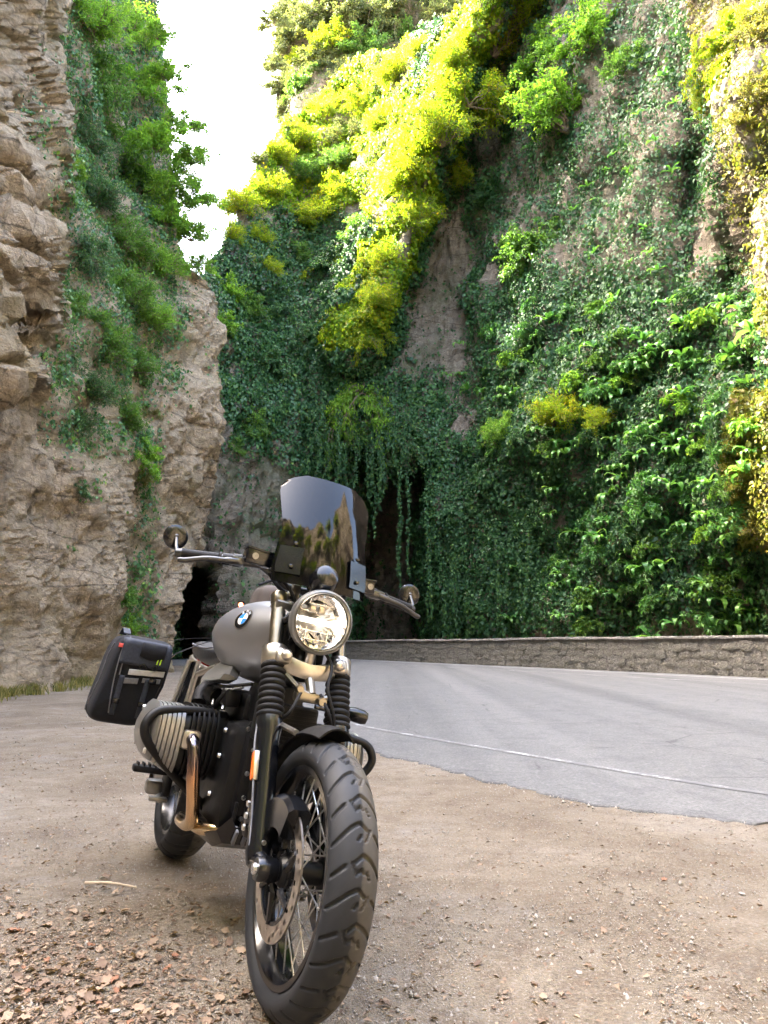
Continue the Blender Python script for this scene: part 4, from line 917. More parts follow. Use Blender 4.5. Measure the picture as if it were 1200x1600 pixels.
# brake discs with drilled rows
for y in (-.073, .073):
    V, F = [], []; na, rr = 216, [.119, .124, .129, .134, .139, .144, .149, .154, .159]
    for th in (-.0025, .0025):
        for r_ in rr:
            for i in range(na): a = 2 * math.pi * i / na; V.append((r_ * math.cos(a), y + th, r_ * math.sin(a)))
    K = len(rr)
    for l in range(2):
        for j in range(K - 1):
            for i in range(na):
                if (j in (1, 2) and i % 18 < 3) or (j in (3, 4) and (i + 6) % 18 < 3) or (j in (5, 6) and (i + 12) % 18 < 3): continue
                F.append((l * K * na + j * na + i, l * K * na + j * na + (i + 1) % na, l * K * na + (j + 1) * na + (i + 1) % na, l * K * na + (j + 1) * na + i))
    for j in (0, K - 1):
        for i in range(na): F.append((j * na + i, j * na + (i + 1) % na, K * na + j * na + (i + 1) % na, K * na + j * na + i))
    m_ = MB(); m_.add(V, F); m_.build('brake_disc', M['disc'], fw, 30)
    m_ = MB(); m_.lathe([(.048, y * .82), (.052, y * .95), (.066, y), (.06, y * .9)], (0, 0, 0), (0, 1, 0), 40)
    for i in range(6):
        a = 2 * math.pi * i / 6 + .3; m_.tube([(.055 * math.cos(a), y * .97, .055 * math.sin(a)), (.122 * math.cos(a + .25), y, .122 * math.sin(a + .25))], [.012, .008], 6)
    m_.lathe([(.112, y - .003), (.121, y - .003), (.121, y + .003), (.112, y + .003)], (0, 0, 0), (0, 1, 0), 60, closed=True)
    m_.build('disc_carrier', M['black'], fw)

# forks
FS = .443
def fk(z, y=0., fwd=0.): return Vector((-.407 + (1.044 - z) * FS + fwd, y, z))
fdir = (fk(1.0) - fk(.5)).normalized()
for sd in (-1, 1):
    y = .105 * sd
    m_ = MB(); m_.tube([fk(.672, y), fk(.655, y), fk(.640, y), fk(.61, y), fk(.45, y), fk(.38, y), fk(.345, y), fk(.318, y)], [.037, .0385, .0375, .0325, .032, .032, .035, .030], 24)
    a = fk(.34, y); m_.tube([a + Vector((-.02, 0, -.015)), a + Vector((.04, 0, -.012)), Vector((FA.x + .01, y, FA.z))], [.026, .028, .026], 16)
    m_.lathe([(.001, -.028), (.026, -.028), (.029, -.02), (.029, .02), (.026, .028), (.001, .028)], (FA.x, y, FA.z), (0, 1, 0), 24)
    sl_ = m_.build('fork_leg', M['black'], bike)
    m_ = MB(); prof = []; nr = 9
    for i in range(nr * 6 + 1):
        t_ = i / (nr * 6); prof.append((.0315 + .0075 * abs(math.sin(math.pi * t_ * nr)) ** .7 + (.002 if t_ > .8 else 0), t_))
    L_ = (fk(.825) - fk(.668)).length; m_.lathe([(r_, -h * L_) for r_, h in prof], fk(.825, y), fdir, 28); m_.build('fork_gaiter', M['rubber'], sl_, 60)
    m_ = MB().tube([fk(.86, y), fk(1.03, y)], .0225, 24, caps=False); m_.build('fork_tube', M['alu_dark'], sl_)
    MB().lathe([(.024, -.03), (.0265, -.026), (.0265, .004), (.024, .010), (.015, .012), (.014, .008), (.001, .008)], fk(1.035, y), fdir, 28).build('fork_cap', M['alu_dark'], sl_)
    m_ = MB()
    for dz in (.345, .372): m_.lathe([(.001, .012), (.0055, .012), (.0065, .009), (.0065, 0)], fk(dz, y * 1.0, .030), (1, 0, .2), 10)
    m_.lathe([(.001, .008), (.012, .008), (.014, .004), (.014, 0)], (FA.x, y + .028 * sd, FA.z), (0, sd, 0), 16)
    m_.build('axle_bolt', M['steel'], sl_)
    # caliper behind the leg
    c = fk(.40, y - .012 * sd) + Vector((-.075, 0, .015)); m_ = MB(); m_.box(c, (.062, .07, .115), .016, Matrix.Rotation(.45, 3, 'Y')); m_.box(c + Vector((.03, 0, -.02)), (.06, .03, .04), .008); m_.box(c + Vector((.03, 0, .035)), (.06, .03, .03), .008)
    rings = []
    for i in range(12):
        a = R(62 + 100 * i / 11); yc = .075 * sd; rings.append([FA + Vector((rr * math.cos(a), yc + dy, rr * math.sin(a))) for rr, dy in ((.098, -.03), (.168, -.03), (.178, -.018), (.178, .018), (.168, .03), (.098, .03), (.092, .018), (.092, -.018))])
    m_.loft(rings); ca = m_.build('brake_caliper', M['black'], bike)  # black arc added over the upper disc, standing in for its dark reflection
    m_ = MB()
    for dz in (-.03, .0, .03): m_.lathe([(.001, .006), (.008, .006), (.009, 0)], c + Vector((.01, .036 * sd, dz)), (0, sd, 0), 12)
    m_.build('caliper_bolt', M['steel'], ca)
m_ = MB().box((0, 0, 0), (.022, .008, .075), .002, Matrix.Rotation(-.42, 3, 'Y')); m_.v = [(x + fk(.545).x + .012, yy - .144, z + .545) for x, yy, z in m_.v]; rf = m_.build('side_reflector', M['amber'], bike)
m_ = MB().box((fk(.548).x + .022, -.139, .548), (.006, .013, .078), .001, Matrix.Rotation(-.42, 3, 'Y')); m_.build('reflector_bracket', M['alu'], rf)
MB().tube([FA + Vector((0, -.12, 0)), FA + Vector((0, .12, 0))], .011, 16).build('front_axle', M['steel'], bike)
# lower yoke: clamps around both tubes joined by a dipped web
m_ = MB()
for sd in (-1, 1):
    y = .105 * sd; m_.lathe([(.0235, .026), (.036, .026), (.040, .02), (.040, -.022), (.036, -.028), (.0235, -.028)], fk(.848, y), fdir, 32)
    m_.lathe([(.001, .018), (.010, .018), (.017, .012), (.018, -.012), (.010, -.018), (.001, -.018)], fk(.852, y * .80, .052), (1, .25 * sd, .3), 20)
    m_.box(fk(.846, y * .86, .03), (.05, .05, .048), .012, Matrix.Rotation(-.42, 3, 'Y'))
rings = []
for i in range(17):
    q = -1 + i / 8; y = .095 * q; dip = .022 * (1 - q * q); f = .018 + .022 * (1 - q * q); c = fk(.842 - dip, y, f); hh = .021 + .004 * q * q
    rings.append([c + Vector((-.055, 0, -hh)), c + Vector((.008, 0, -hh - .004)), c + Vector((.018, 0, -hh * .2)), c + Vector((.008, 0, hh)), c + Vector((-.055, 0, hh))])
m_.loft(rings); yoke = m_.build('lower_yoke', M['alu'], bike, 50)
m_ = MB(); rings = []
for i in range(9):
    q = -1 + i / 4; y = .12 * q; c = fk(1.01, y, -.01 * (1 - q * q)); rings.append([c + Vector(v) for v in ((-.04, 0, -.012), (.03, 0, -.012), (.034, 0, .006), (.028, 0, .012), (-.04, 0, .012))])
m_.loft(rings); m_.build('upper_yoke', M['alu'], bike, 50)
MB().tube([fk(.80, 0, -.02), fk(1.01, 0, -.02)], .034, 20).build('steering_head', M['engine'], bike)
# lower yoke hardware: horn, brake line splitter, rods, hoses
m_ = MB(); m_.tube([fk(.82, 0, .02), fk(.79, .0, .035), fk(.755, .005, .04)], .014, 10); m_.box(fk(.745, .0, .03), (.035, .09, .03), .008); m_.tube([fk(.80, -.07, .02), fk(.76, -.03, .045), fk(.745, .03, .04), fk(.755, .06, .03)], .008, 8); m_.lathe([(.001, .014), (.010, .014), (.014, 0), (.010, -.01)], fk(.765, -.035, .045), (1, 0, 0), 14)
m_.lathe([(.001, .012), (.012, .012), (.014, 0)], fk(.74, .035, .05), (1, 0, 0), 14); m_.build('brake_line_splitter', M['alu_dark'], bike)
for pts in ([fk(.95, -.03, .03), fk(.86, .055, .06), fk(.78, .045, .07), fk(.70, .075, .05), fk(.62, .085, .0), fk(.48, .085, -.06)], [fk(.76, .03, .05), fk(.71, .055, .06), fk(.66, .08, .02), fk(.60, .09, -.03)], [fk(.76, -.03, .05), fk(.70, -.06, .05), fk(.66, -.075, -.0), fk(.55, -.09, -.05), fk(.44, -.085, -.07)]):
    MB().tube(spline(pts, 6), .0052, 8).build('brake_hose', M['rubber'], bike)
MB().tube(spline([fk(.66, -.139, .0), fk(.60, -.146, .012), fk(.50, -.142, .02), fk(.42, -.135, .012), fk(.36, -.135, .012)], 6), .0028, 6).build('sensor_cable', M['strip_dark'], bike)

# front mudguard
m_ = MB(); rings = []
for i in range(25):
    a = R(82 + 86 * i / 24); e = math.sin(math.pi * min(1, (i + .8) / 3)) if i < 2 else 1; row = []
    for j in range(11):
        q = -1 + j / 5; rr = .362 - .030 * abs(q) ** 2.2; row.append(FA + Vector((rr * math.cos(a), .068 * q * (.75 + .25 * min(1, i / 4)), rr * math.sin(a))))
    for j in range(10, -1, -1):
        q = -1 + j / 5; rr = .358 - .030 * abs(q) ** 2.2; row.append(FA + Vector((rr * math.cos(a), .064 * q * (.75 + .25 * min(1, i / 4)), rr * math.sin(a))))
    rings.append(row)
m_.loft(rings); mg = m_.build('front_mudguard', M['black_matt'], bike, 50)
for sd in (-1, 1): MB().tube([FA + Vector((-.09, .066 * sd, .325)), fk(.66, .075 * sd), fk(.645, .1 * sd)], .009, 8).build('mudguard_stay', M['alu'] if sd < 0 else M['black'], mg)

# headlight
HC = Vector((-.30, 0, .972)); hd = Vector((1, 0, -.05)).normalized()
m_ = MB(); m_.lathe([(.001, -.115), (.03, -.112), (.055, -.098), (.075, -.07), (.086, -.03), (.0895, .01), (.0905, .035)], HC, hd, 64); hl = m_.build('headlight', M['black'], bike)
MB().lathe([(.090, .012), (.0965, .014), (.0985, .022), (.0985, .046), (.096, .053), (.0915, .0555), (.0895, .053)], HC, hd, 72).build('headlight_rim', M['cover'], hl)
MB().lathe([(.0895, .054), (.0870, .0575), (.0845, .054), (.084, .046)], HC, hd, 72).build('rim_seal', M['alu_dark'], hl)
m_ = MB(); prof = []
for i in range(14): q = i / 13; prof.append((.006 + .077 * q, -.03 + .07 * q ** 2))
V0 = len(m_.v); m_.lathe(prof, HC, hd, 24); m_.build('reflector', M['chrome'], hl, 8)
m_ = MB(); m_.lathe([(.001, .010), (.012, .008), (.017, -.004), (.016, -.03)], HC + Vector((0, 0, .004)), hd, 20); m_.box(HC + hd * .012 + Vector((0, 0, .035)), (.03, .022, .024), .004); m_.box(HC + hd * .012 + Vector((0, -.03, .035)), (.03, .020, .022), .004)
m_.build('bulb_shield', M['alu'], hl)
m_ = MB()
for dz, hw in ((.052, .055), (.028, .07), (-.03, .07), (-.055, .05)): m_.box(HC + hd * .012 + Vector((0, 0, dz)), (.012, hw * 2, .003), .001)
for dy in (-.055, -.035, .035, .055): m_.box(HC + hd * .010 + Vector((0, dy, -.04)), (.012, .003, .04), .001)
m_.build('reflector_vane', M['chrome'], hl)
m, t, b = newmat('reflection_glow'); b.inputs['Base Color'].default_value = (.9, .9, .9, 1); b.inputs['Emission Color'].default_value = (1, .97, .9, 1); b.inputs['Emission Strength'].default_value = .13
m_ = MB(); m_.box(HC + hd * .016 + Vector((0, -.034, .0)), (.006, .062, .017), .003); m_.box(HC + hd * .016 + Vector((0, .034, .0)), (.006, .062, .017), .003); m_.box(HC + hd * .017, (.006, .02, .024), .003); m_.build('glow_bar', m, hl)  # added glowing bar stands in for the bright band mirrored in the headlight
m, t, b = newmat('headlight_glass'); b.inputs['Base Color'].default_value = (1, 1, 1, 1); b.inputs['Roughness'].default_value = .02; b.inputs['Transmission Weight'].default_value = 1.; b.inputs['IOR'].default_value = 1.08
n = noise_(t, 60, 2, .5, coords(t, (1, 1, .15))); bump(t, b, n, .08, .002); M['glass'] = m
MB().lathe([(.0845, .049), (.07, .054), (.05, .058), (.03, .061), (.001, .062), (.001, .0595), (.03, .0585), (.05, .0555), (.07, .0515), (.0845, .0465)], HC, hd, 48).build('lens', M['glass'], hl)
m_ = MB(); m_.tube([HC + Vector((.0, 0, -.085)), HC + Vector((-.005, 0, -.135))], [.017, .014], 14); m_.build('headlight_bracket', M['alu'], hl)
for sd in (-1, 1): MB().tube([HC + Vector((-.03, .075 * sd, 0)), fk(.95, .098 * sd)], .012, 10).build('headlight_bracket', M['black'], hl)
# black wiring mass between headlight and tank
m_ = MB()
for k in range(14):
    r_ = random.Random(k); m_.tube(spline([fk(.86 + r_.random() * .12, r_.uniform(-.07, .07), -.01), fk(.90 + r_.random() * .1, r_.uniform(-.09, .09), .04), HC + Vector((-.09, r_.uniform(-.05, .05), r_.uniform(-.06, .05)))], 4), .007, 6)
m_.box(fk(.91, 0, -.05), (.06, .15, .16), .02); m_.build('wiring_loom', M['black_matt'], bike)
# instrument
IC = Vector((-.318, .0, 1.103)); ia = Vector((.75, 0, .35)).normalized()
MB().lathe([(.001, .045), (.02, .044), (.036, .036), (.043, .02), (.045, 0), (.045, -.012), (.048, -.014), (.048, -.03), (.044, -.034), (.001, -.034)], IC, ia, 36).build('speedometer', M['black'], bike)
MB().tube([IC + Vector((-.02, 0, -.03)), fk(1.02, 0, .01)], .012, 8).build('speedometer_bracket', M['black_matt'], bike)

# windscreen: curved smoked sheet with thickness
def scr_hw(z): return float(np.interp(z, [1.075, 1.12, 1.19, 1.26, 1.33, 1.395, 1.42, 1.442, 1.457, 1.468], [.158, .166, .158, .148, .158, .166, .162, .142, .116, .085]))
def scr_pt(q, z, off=0.):
    hw = scr_hw(z); y = q * hw; dz = z - 1.08; x = -.318 - .17 * dz - .50 * dz * dz - 2.2 * y * y; return Vector((x + off, y + .008, z))
m_ = MB(); zs = [1.075 + (1.468 - 1.075) * (1 - (1 - i / 26) ** 1.25) for i in range(27)]; rings = []
for z in zs: rings.append([scr_pt(-1 + j / 12, z, .002) for j in range(25)] + [scr_pt(1 - j / 12, z, -.002) for j in range(25)])
m_.loft(rings)
m, t, b = newmat('smoked_screen'); b.inputs['Base Color'].default_value = (.006, .006, .007, 1); b.inputs['Roughness'].default_value = .03; b.inputs['Specular IOR Level'].default_value = .8

tr = t.nodes.new('ShaderNodeBsdfTransparent'); tr.inputs[0].default_value = (.2, .19, .175, 1); mx = N(t, 'ShaderNodeMixShader', Fac=.6); t.links.new(b.outputs[0], mx.inputs[1]); t.links.new(tr.outputs[0], mx.inputs[2]); t.links.new(mx.outputs[0], t.nodes['Material Output'].inputs[0]); M['screen'] = m
ws = m_.build('windscreen', M['screen'], bike, 50)
for sd in (-1, 1):
    m_ = MB(); rings = []
    for i in range(6):
        z = 1.105 + .09 * i / 5; rings.append([scr_pt(sd * .52, z, .005), scr_pt(sd * .96, z, .005), scr_pt(sd * .96, z, .012), scr_pt(sd * .52, z, .012)])
    m_.loft(rings); m_.build('screen_bracket', M['black'], ws, 40)
    for z in (1.128, 1.205): MB().lathe([(.001, .007), (.006, .006), (.0075, 0)], scr_pt(sd * .7, z, .012), (1, 0, .3), 14).build('screen_bolt', M['black'], ws)
    MB().tube([scr_pt(sd * .7, 1.12, -.004), Vector((-.46, sd * .10, 1.085))], .007, 8).build('screen_arm', M['black'], ws)

# handlebar with controls
def bar(sd): return [(-.455, 0, 1.075), (-.455, .05 * sd, 1.075), (-.457, .09 * sd, 1.082), (-.462, .135 * sd, 1.112), (-.467, .17 * sd, 1.128), (-.48, .22 * sd, 1.130), (-.51, .33 * sd, 1.122), (-.53, .415 * sd, 1.115)]
m_ = MB(); m_.tube(spline(bar(-1)[::-1][:-1] + bar(1), 6), .0135, 16); hb = m_.build('handlebar', M['gunmetal'], bike)
for sd in (-1, 1): m_ = MB(); m_.box((-.45, .045 * sd, 1.06), (.045, .03, .06), .008); m_.tube([fk(1.03, .1 * sd), (-.45, .045 * sd, 1.06)], .016, 10); m_.build('bar_clamp', M['alu_dark'], hb)

for sd in (-1, 1):
    p1, p0 = Vector(bar(sd)[-1]), Vector(bar(sd)[-2]); d = (p1 - p0).normalized(); g0 = p1 - d * .125
    MB().tube([g0, g0 + d * .006, g0 + d * .01, p1 - d * .01, p1], [.021, .021, .0165, .0165, .018], 20).build('grip', M['rubber'], hb)
    m_ = MB(); c = g0 - d * .02; m_.tube([c - d * .016, c + d * .016], .0195, 18); m_.tube([c - d * .045, c - d * .018], .0215, 18); m_.build('switchgear', M['black_matt'], hb)
    m_ = MB(); m_.tube([p1, p1 + d * .02], [.016, .014], 14); e = p1 + d * .014; mp = p1 + Vector((-.055, .022 * sd, .058)); m_.tube([e, e + Vector((-.01, .006 * sd, .02)), mp], [.008, .006, .005], 10); m_.sphere(mp, .0095, 8)
    mr = m_.build('mirror_stem', M['gunmetal'], hb)
    ma = Vector((1, -.10 * sd, .05)).normalized()
    MB().lathe([(.001, .004), (.012, .005), (.030, .003), (.0395, -.002), (.041, -.006), (.041, -.011), (.038, -.013), (.001, -.013)], mp, ma, 36).build('mirror', M['black'], hb)
    # lever and perch
    pc = g0 - d * .045 + Vector((.035, 0, -.008)); tip = p1 + Vector((.062, .008 * sd, -.03))
    m_ = MB(); m_.tube(spline([pc + Vector((.01, 0, 0)), pc + d * .045 + Vector((.022, 0, -.004)), pc + d * .10 + Vector((.025, 0, -.006)), tip - d * .01], 6) + [tuple(tip), tuple(tip + d * .008)], [.011] * 6 + [.0085] * 13 + [.0085, .007], 12); m_.build('lever', M['gunmetal'], hb)
    m_ = MB(); m_.box(pc + Vector((-.012, 0, .002)), (.06, .05, .026), .008); m_.tube([pc - d * .02, pc - d * .075], .014, 14); m_.build('lever_perch', M['gunmetal'], hb)
    rc = pc - d * .062 + Vector((-.005, 0, .018 if sd < 0 else .012)); rs = (.06, .088, .05) if sd < 0 else (.05, .07, .045)
    m_ = MB(); m_.box(rc, rs, .007, Matrix.Rotation(.06 * sd, 3, 'X')); m_.box(rc + Vector((0, 0, rs[2] * .5)), (rs[0] + .004, rs[1] + .004, .008), .003, Matrix.Rotation(.06 * sd, 3, 'X')); rv = m_.build('fluid_reservoir', M['black'], hb)
    MB().lathe([(.0105, 0), (.0105, .003), (.0085, .003), (.0085, .001), (.001, .001)], rc + Vector((rs[0] * .5, .016 * sd, .002)), (1, 0, 0), 22).build('sight_glass', M['cover'], hb)
    MB().tube(spline([rc + Vector((0, -.05 * sd, -.01)), (-.40, .125 * sd, 1.10), (-.385, .08 * sd, 1.06), fk(1.0, .05 * sd, .03), fk(.92, .03 * sd, .04)], 6), .0055, 8).build('control_cable', M['rubber'], hb)
    MB().tube(spline([rc + Vector((-.02, -.04 * sd, -.02)), (-.43, .11 * sd, 1.07), (-.41, .06 * sd, 1.04), fk(.98, .02 * sd, .02)], 6), .0065, 8).build('control_cable', M['rubber'], hb)

# fuel tank with roundel
st = [(-.415, .875, .985, .045), (-.43, .84, 1.005, .07), (-.46, .805, 1.02, .098), (-.52, .775, 1.036, .133), (-.60, .762, 1.046, .172), (-.70, .760, 1.048, .203), (-.79, .768, 1.034, .208), (-.87, .782, 1.0, .172), (-.94, .80, .96, .138), (-.985, .82, .925, .10), (-1.0, .84, .905, .06)]
sp_ = np.array(spline([(a, b, c, d) for a, b, c, d in st], 5)); rings = []
for (x, zb, zt, hw) in sp_:
    zc_, hz = (zb + zt) / 2, (zt - zb) / 2; row = []
    for j in range(48):
        a = 2 * math.pi * j / 48; ca, sa = math.cos(a), math.sin(a); e1 = 2 / 2.5
        zz = math.copysign(abs(sa) ** e1, sa) * hz; yy = math.copysign(abs(ca) ** e1, ca) * hw * (1 - .16 * max(0, zz / hz) ** 2 - .14 * max(0, -zz / hz))
        row.append(Vector((x, yy, zc_ + zz)))
    rings.append(row)
m_ = MB().loft(rings); tank_me = m_; tk = m_.build('fuel_tank', M['tank'], bike, 60)
tb = BVHTree.FromPolygons([tuple(v) for v in m_.v], m_.f)
bpy.context.view_layer.update(); Mi = bike.matrix_world.inverted(); ro = Mi @ Vector((0, 0, CAM_H)); rd = (Mi @ Vector(survey(380, 967, 3.))) - ro
hit = tb.ray_cast(ro, rd.normalized()); ep, enr = hit[0], hit[1]
enr = enr if enr.dot(rd) < 0 else -enr; ez = (Vector((0, 0, 1)) - enr * enr.z).normalized(); ex = ez.cross(enr)
def disc_on(m_, r0, r1, a0, a1, lift, n):
    V = []
    for i in range(n + 1):
        a = a0 + (a1 - a0) * i / n
        for r_ in (r0, r1):
            p = ep + (ex * math.cos(a) + ez * math.sin(a)) * r_; q = tb.find_nearest(p); nn2 = q[1] if q[1].dot(enr) > 0 else -q[1]; V.append(q[0] + nn2 * lift)
    m_.add(V, [(2 * i, 2 * i + 1, 2 * i + 3, 2 * i + 2) for i in range(n)])
m_ = MB(); m_.mi = 0; disc_on(m_, .0225, .037, 0, 2 * math.pi, .0022, 40); m_.mi = 3; disc_on(m_, .0365, .0395, 0, 2 * math.pi, .0024, 40); disc_on(m_, .0215, .0235, 0, 2 * math.pi, .0026, 40)
for k in range(4):
    m_.mi = 1 if k % 2 == 1 else 2; disc_on(m_, .0003, .0218, k * math.pi / 2, (k + 1) * math.pi / 2, .0024, 8)
m_.build('emblem', [M['black'], M['blue'], M['white'], M['chrome']], tk, 60)
lets = []
for ch, ang in (('B', 128), ('M', 90), ('W', 52)):
    cu = bpy.data.curves.new('letter', 'FONT'); cu.body = ch; cu.size = .0155; cu.align_x = 'CENTER'; cu.extrude = .0004; lo = bpy.data.objects.new('letter', cu); COL.objects.link(lo)
    dg = bpy.context.evaluated_depsgraph_get(); lm = bpy.data.meshes.new_from_object(lo.evaluated_get(dg)); bpy.data.objects.remove(lo)
    a = R(ang); rad = ex * math.cos(a) + ez * math.sin(a); tan = (rad.cross(enr)); tan = -tan if tan.dot(ex) < 0 else tan; pc = ep + rad * .0245; q = tb.find_nearest(ep + rad * .03); n2 = q[1] if q[1].dot(enr) > 0 else -q[1]
    base = q[0] - rad * .0055 + n2 * .0034
    m3 = Matrix((tan, rad, n2)).transposed(); lm.transform(Matrix.Translation(base) @ m3.to_4x4()); lm.materials.clear(); lm.materials.append(M['white']); lo = link('emblem_letter', lm, tk)
MB().lathe([(.001, .012), (.03, .012), (.034, .006), (.034, -.01)], (-.66, 0, 1.046), (0, 0, 1), 28).build('filler_cap', M['chrome'], tk)

# seat, tail, subframe
st = [(-.96, .83, .885, .085), (-1.02, .80, .885, .12), (-1.15, .79, .878, .138), (-1.30, .795, .885, .140), (-1.45, .81, .90, .132), (-1.58, .83, .905, .115), (-1.66, .85, .895, .08)]
rings = []
for (x, zb, zt, hw) in spline(st, 4):
    zc_, hz = (zb + zt) / 2, (zt - zb) / 2; rings.append([Vector((x, math.copysign(abs(math.cos(a)) ** .7, math.cos(a)) * hw, zc_ + math.copysign(abs(math.sin(a)) ** .7, math.sin(a)) * hz)) for a in [2 * math.pi * j / 28 for j in range(28)]])
seat = MB().loft(rings).build('seat', M['leather'], bike, 60)
for y in (-.142, .142): MB().tube(spline([(-1.0, y, .865), (-1.2, y * 1.0, .862), (-1.45, y * .95, .875), (-1.6, y * .8, .885)], 5), .004, 6).build('seat_piping', M['strip_dark'], seat)
m_ = MB()
for sd in (-1, 1):
    m_.tube(spline([(-.80, .11 * sd, .765), (-1.0, .15 * sd, .775), (-1.2, .15 * sd, .79), (-1.5, .12 * sd, .82), (-1.66, .05 * sd, .84)], 5), .014, 10)
    m_.tube([(-.84, .15 * sd, .79), (-.93, .19 * sd, .755), (-1.0, .185 * sd, .60), (-.98, .15 * sd, .46)], .016, 10)
    m_.tube([(-1.38, .14 * sd, .80), (-1.05, .17 * sd, .52)], .012, 10)
m_.build('rear_frame', M['alu'], bike)
m_ = MB(); q = [(-1.10, -.205, .80), (-1.02, -.185, .80), (-1.0, -.2, .63), (-1.08, -.235, .61)]
qo = [Vector(v) for v in q]; cc = sum(qo, Vector()) / 4
m_.tube(qo, .010, 8, closed=True); fb = m_.build('side_bracket', M['alu'], bike); m_ = MB(); m_.add([v + Vector((-.01, .012, 0)) for v in qo], [(0, 1, 2, 3)]); m_.build('side_panel', M['black'], bike)
MB().box((-1.72, 0, .82), (.07, .10, .05), .015).build('tail_light', plain('tail_lens', (.35, .01, .01), .2), bike)
m_ = MB(); rings = []
for i in range(13):
    a = R(60 + 75 * i / 12); row = [RA + Vector((.35 * math.cos(a) - .0, -.09 + .18 * j / 6, .345 * math.sin(a) + (.01 if 0 < j < 6 else -.01))) for j in range(7)]; rings.append(row)
m_.loft(rings, caps=False, closed=False); m_.build('rear_mudguard', M['black_matt'], bike)

# engine block
m_ = MB(); m_.box((-.66, 0, .47), (.36, .27, .34), .05); m_.box((-.49, 0, .50), (.07, .19, .30), .03); m_.box((-.47, 0, .45), (.05, .13, .22), .02); m_.box((-.70, 0, .67), (.26, .20, .12), .03); m_.box((-.90, 0, .42), (.24, .22, .26), .05); m_.box((-.56, 0, .70), (.16, .16, .14), .03)
for k in range(7): m_.box((-.46 + .003 * k, -.085 + .028 * k, .36), (.03, .006, .09), .002)
eng = m_.build('engine_block', M['engine'], bike, 40)
m_ = MB()
for (y, z) in ((-.072, .56), (-.075, .49), (-.07, .42), (-.065, .36), (.072, .56), (.075, .49), (.07, .42), (.065, .36), (-.1, .62), (.0, .64)): m_.lathe([(.001, .008), (.006, .008), (.0075, .002), (.0075, 0)], (-.452, y, z), (1, 0, 0), 10)
for (x, y, z) in ((-.56, -.14, .60), (-.57, -.14, .52), (-.60, -.137, .40)): m_.lathe([(.001, .008), (.007, .008), (.0085, 0)], (x, y, z), (0, -1, 0), 10)
m_.build('engine_bolt', M['steel'], eng)
m_ = MB(); m_.box((-.415, 0, .655), (.05, .20, .12), .012); [m_.box((-.388, 0, .605 + .011 * k), (.004, .185, .003)) for k in range(10)]; m_.build('oil_cooler', M['black_matt'], bike)
m_ = MB(); rings = []
for (x, z, hw) in ((-.43, .33, .10), (-.46, .285, .13), (-.52, .262, .145), (-.75, .252, .15), (-.92, .26, .13)): rings.append([Vector((x, -hw, z + .035)), Vector((x, -hw * .8, z)), Vector((x, hw * .8, z)), Vector((x, hw, z + .035)), Vector((x - .004, hw * .8, z + .008)), Vector((x - .004, -hw * .8, z + .008))])
m_.loft(rings); skid = m_.build('skid_plate', M['black'], bike, 30)
for k in range(6): MB().box((-.445, -.075 + .03 * k, .312), (.03, .010, .05), .003, Matrix.Rotation(.5, 3, 'Y')).build('skid_plate_slot', M['strip_dark'], skid)

# boxer cylinders
def sect(y, x0, x1, z0, z1, n=28, p=.55):
    cx, cz, hx, hz = (x0 + x1) / 2, (z0 + z1) / 2, (x1 - x0) / 2, (z1 - z0) / 2
    return [Vector((cx + math.copysign(abs(math.cos(a)) ** p, math.cos(a)) * hx, y, cz + math.copysign(abs(math.sin(a)) ** p, math.sin(a)) * hz)) for a in [2 * math.pi * j / n for j in range(n)]]
for sd in (-1, 1):
    m_ = MB(); m_.loft([sect(sd * .12, -.84, -.62, .44, .65), sect(sd * .255, -.84, -.61, .43, .65)]); cy = m_.build('cylinder', M['engine'], bike, 40)
    for k in range(6):
        y = sd * (.155 + .0165 * k); MB().loft([sect(y, -.865, -.597, .425, .660), sect(y + sd * .006, -.865, -.597, .425, .660)]).build('cooling_fin', M['engine'] if k < 3 else M['black_matt'], cy, 40)
    # head: ribbed cover narrowing outwards and rising underneath
    for k in range(6):
        y = sd * (.268 + .0148 * k); q = k / 5; a = sect(y, -.87 + .01 * q, -.588 - .004 * q, .43 + .035 * q, .652 - .002 * q); b_ = sect(y + sd * .0112, -.87 + .01 * q, -.588 - .004 * q, .43 + .035 * q + .007, .652 - .002 * q)
        i0 = [Vector((v.x, v.y, v.z)) for v in a]; MB().loft([a, b_]).build('cover_rib', M['cover'], cy, 40)
    m_ = MB(); m_.loft([sect(sd * .25, -.86, -.598, .44, .643), sect(sd * .335, -.855, -.605, .475, .641)]); m_.build('cylinder_head', M['black_matt'], cy, 40)
    m_ = MB(); m_.loft([sect(sd * .345, -.862, -.592, .468, .650), sect(sd * .352, -.864, -.590, .470, .652), sect(sd * .362, -.858, -.594, .480, .640), sect(sd * .376, -.842, -.61, .50, .612), sect(sd * .388, -.80, -.65, .53, .585)]); m_.build('valve_cover', M['cover'], cy, 30)
    m_ = MB()
    for (x, z) in ((-.61, .50), (-.845, .50), (-.61, .615), (-.845, .615)): m_.lathe([(.001, .008), (.008, .008), (.010, 0)], (x, sd * .364, z), (0, sd, 0), 12)
    m_.build('cover_bolt', M['steel'], cy)
    m_ = MB(); m_.box((-.588, sd * .238, .552), (.022, .062, .062), .014); ef_ = m_.build('exhaust_flange', M['alu'], cy)
    m_ = MB(); m_.tube(spline([(-.83, sd * .19, .66), (-.86, sd * .18, .70), (-.90, sd * .13, .73)], 5), .026, 14); m_.build('intake_stub', M['rubber'], cy)
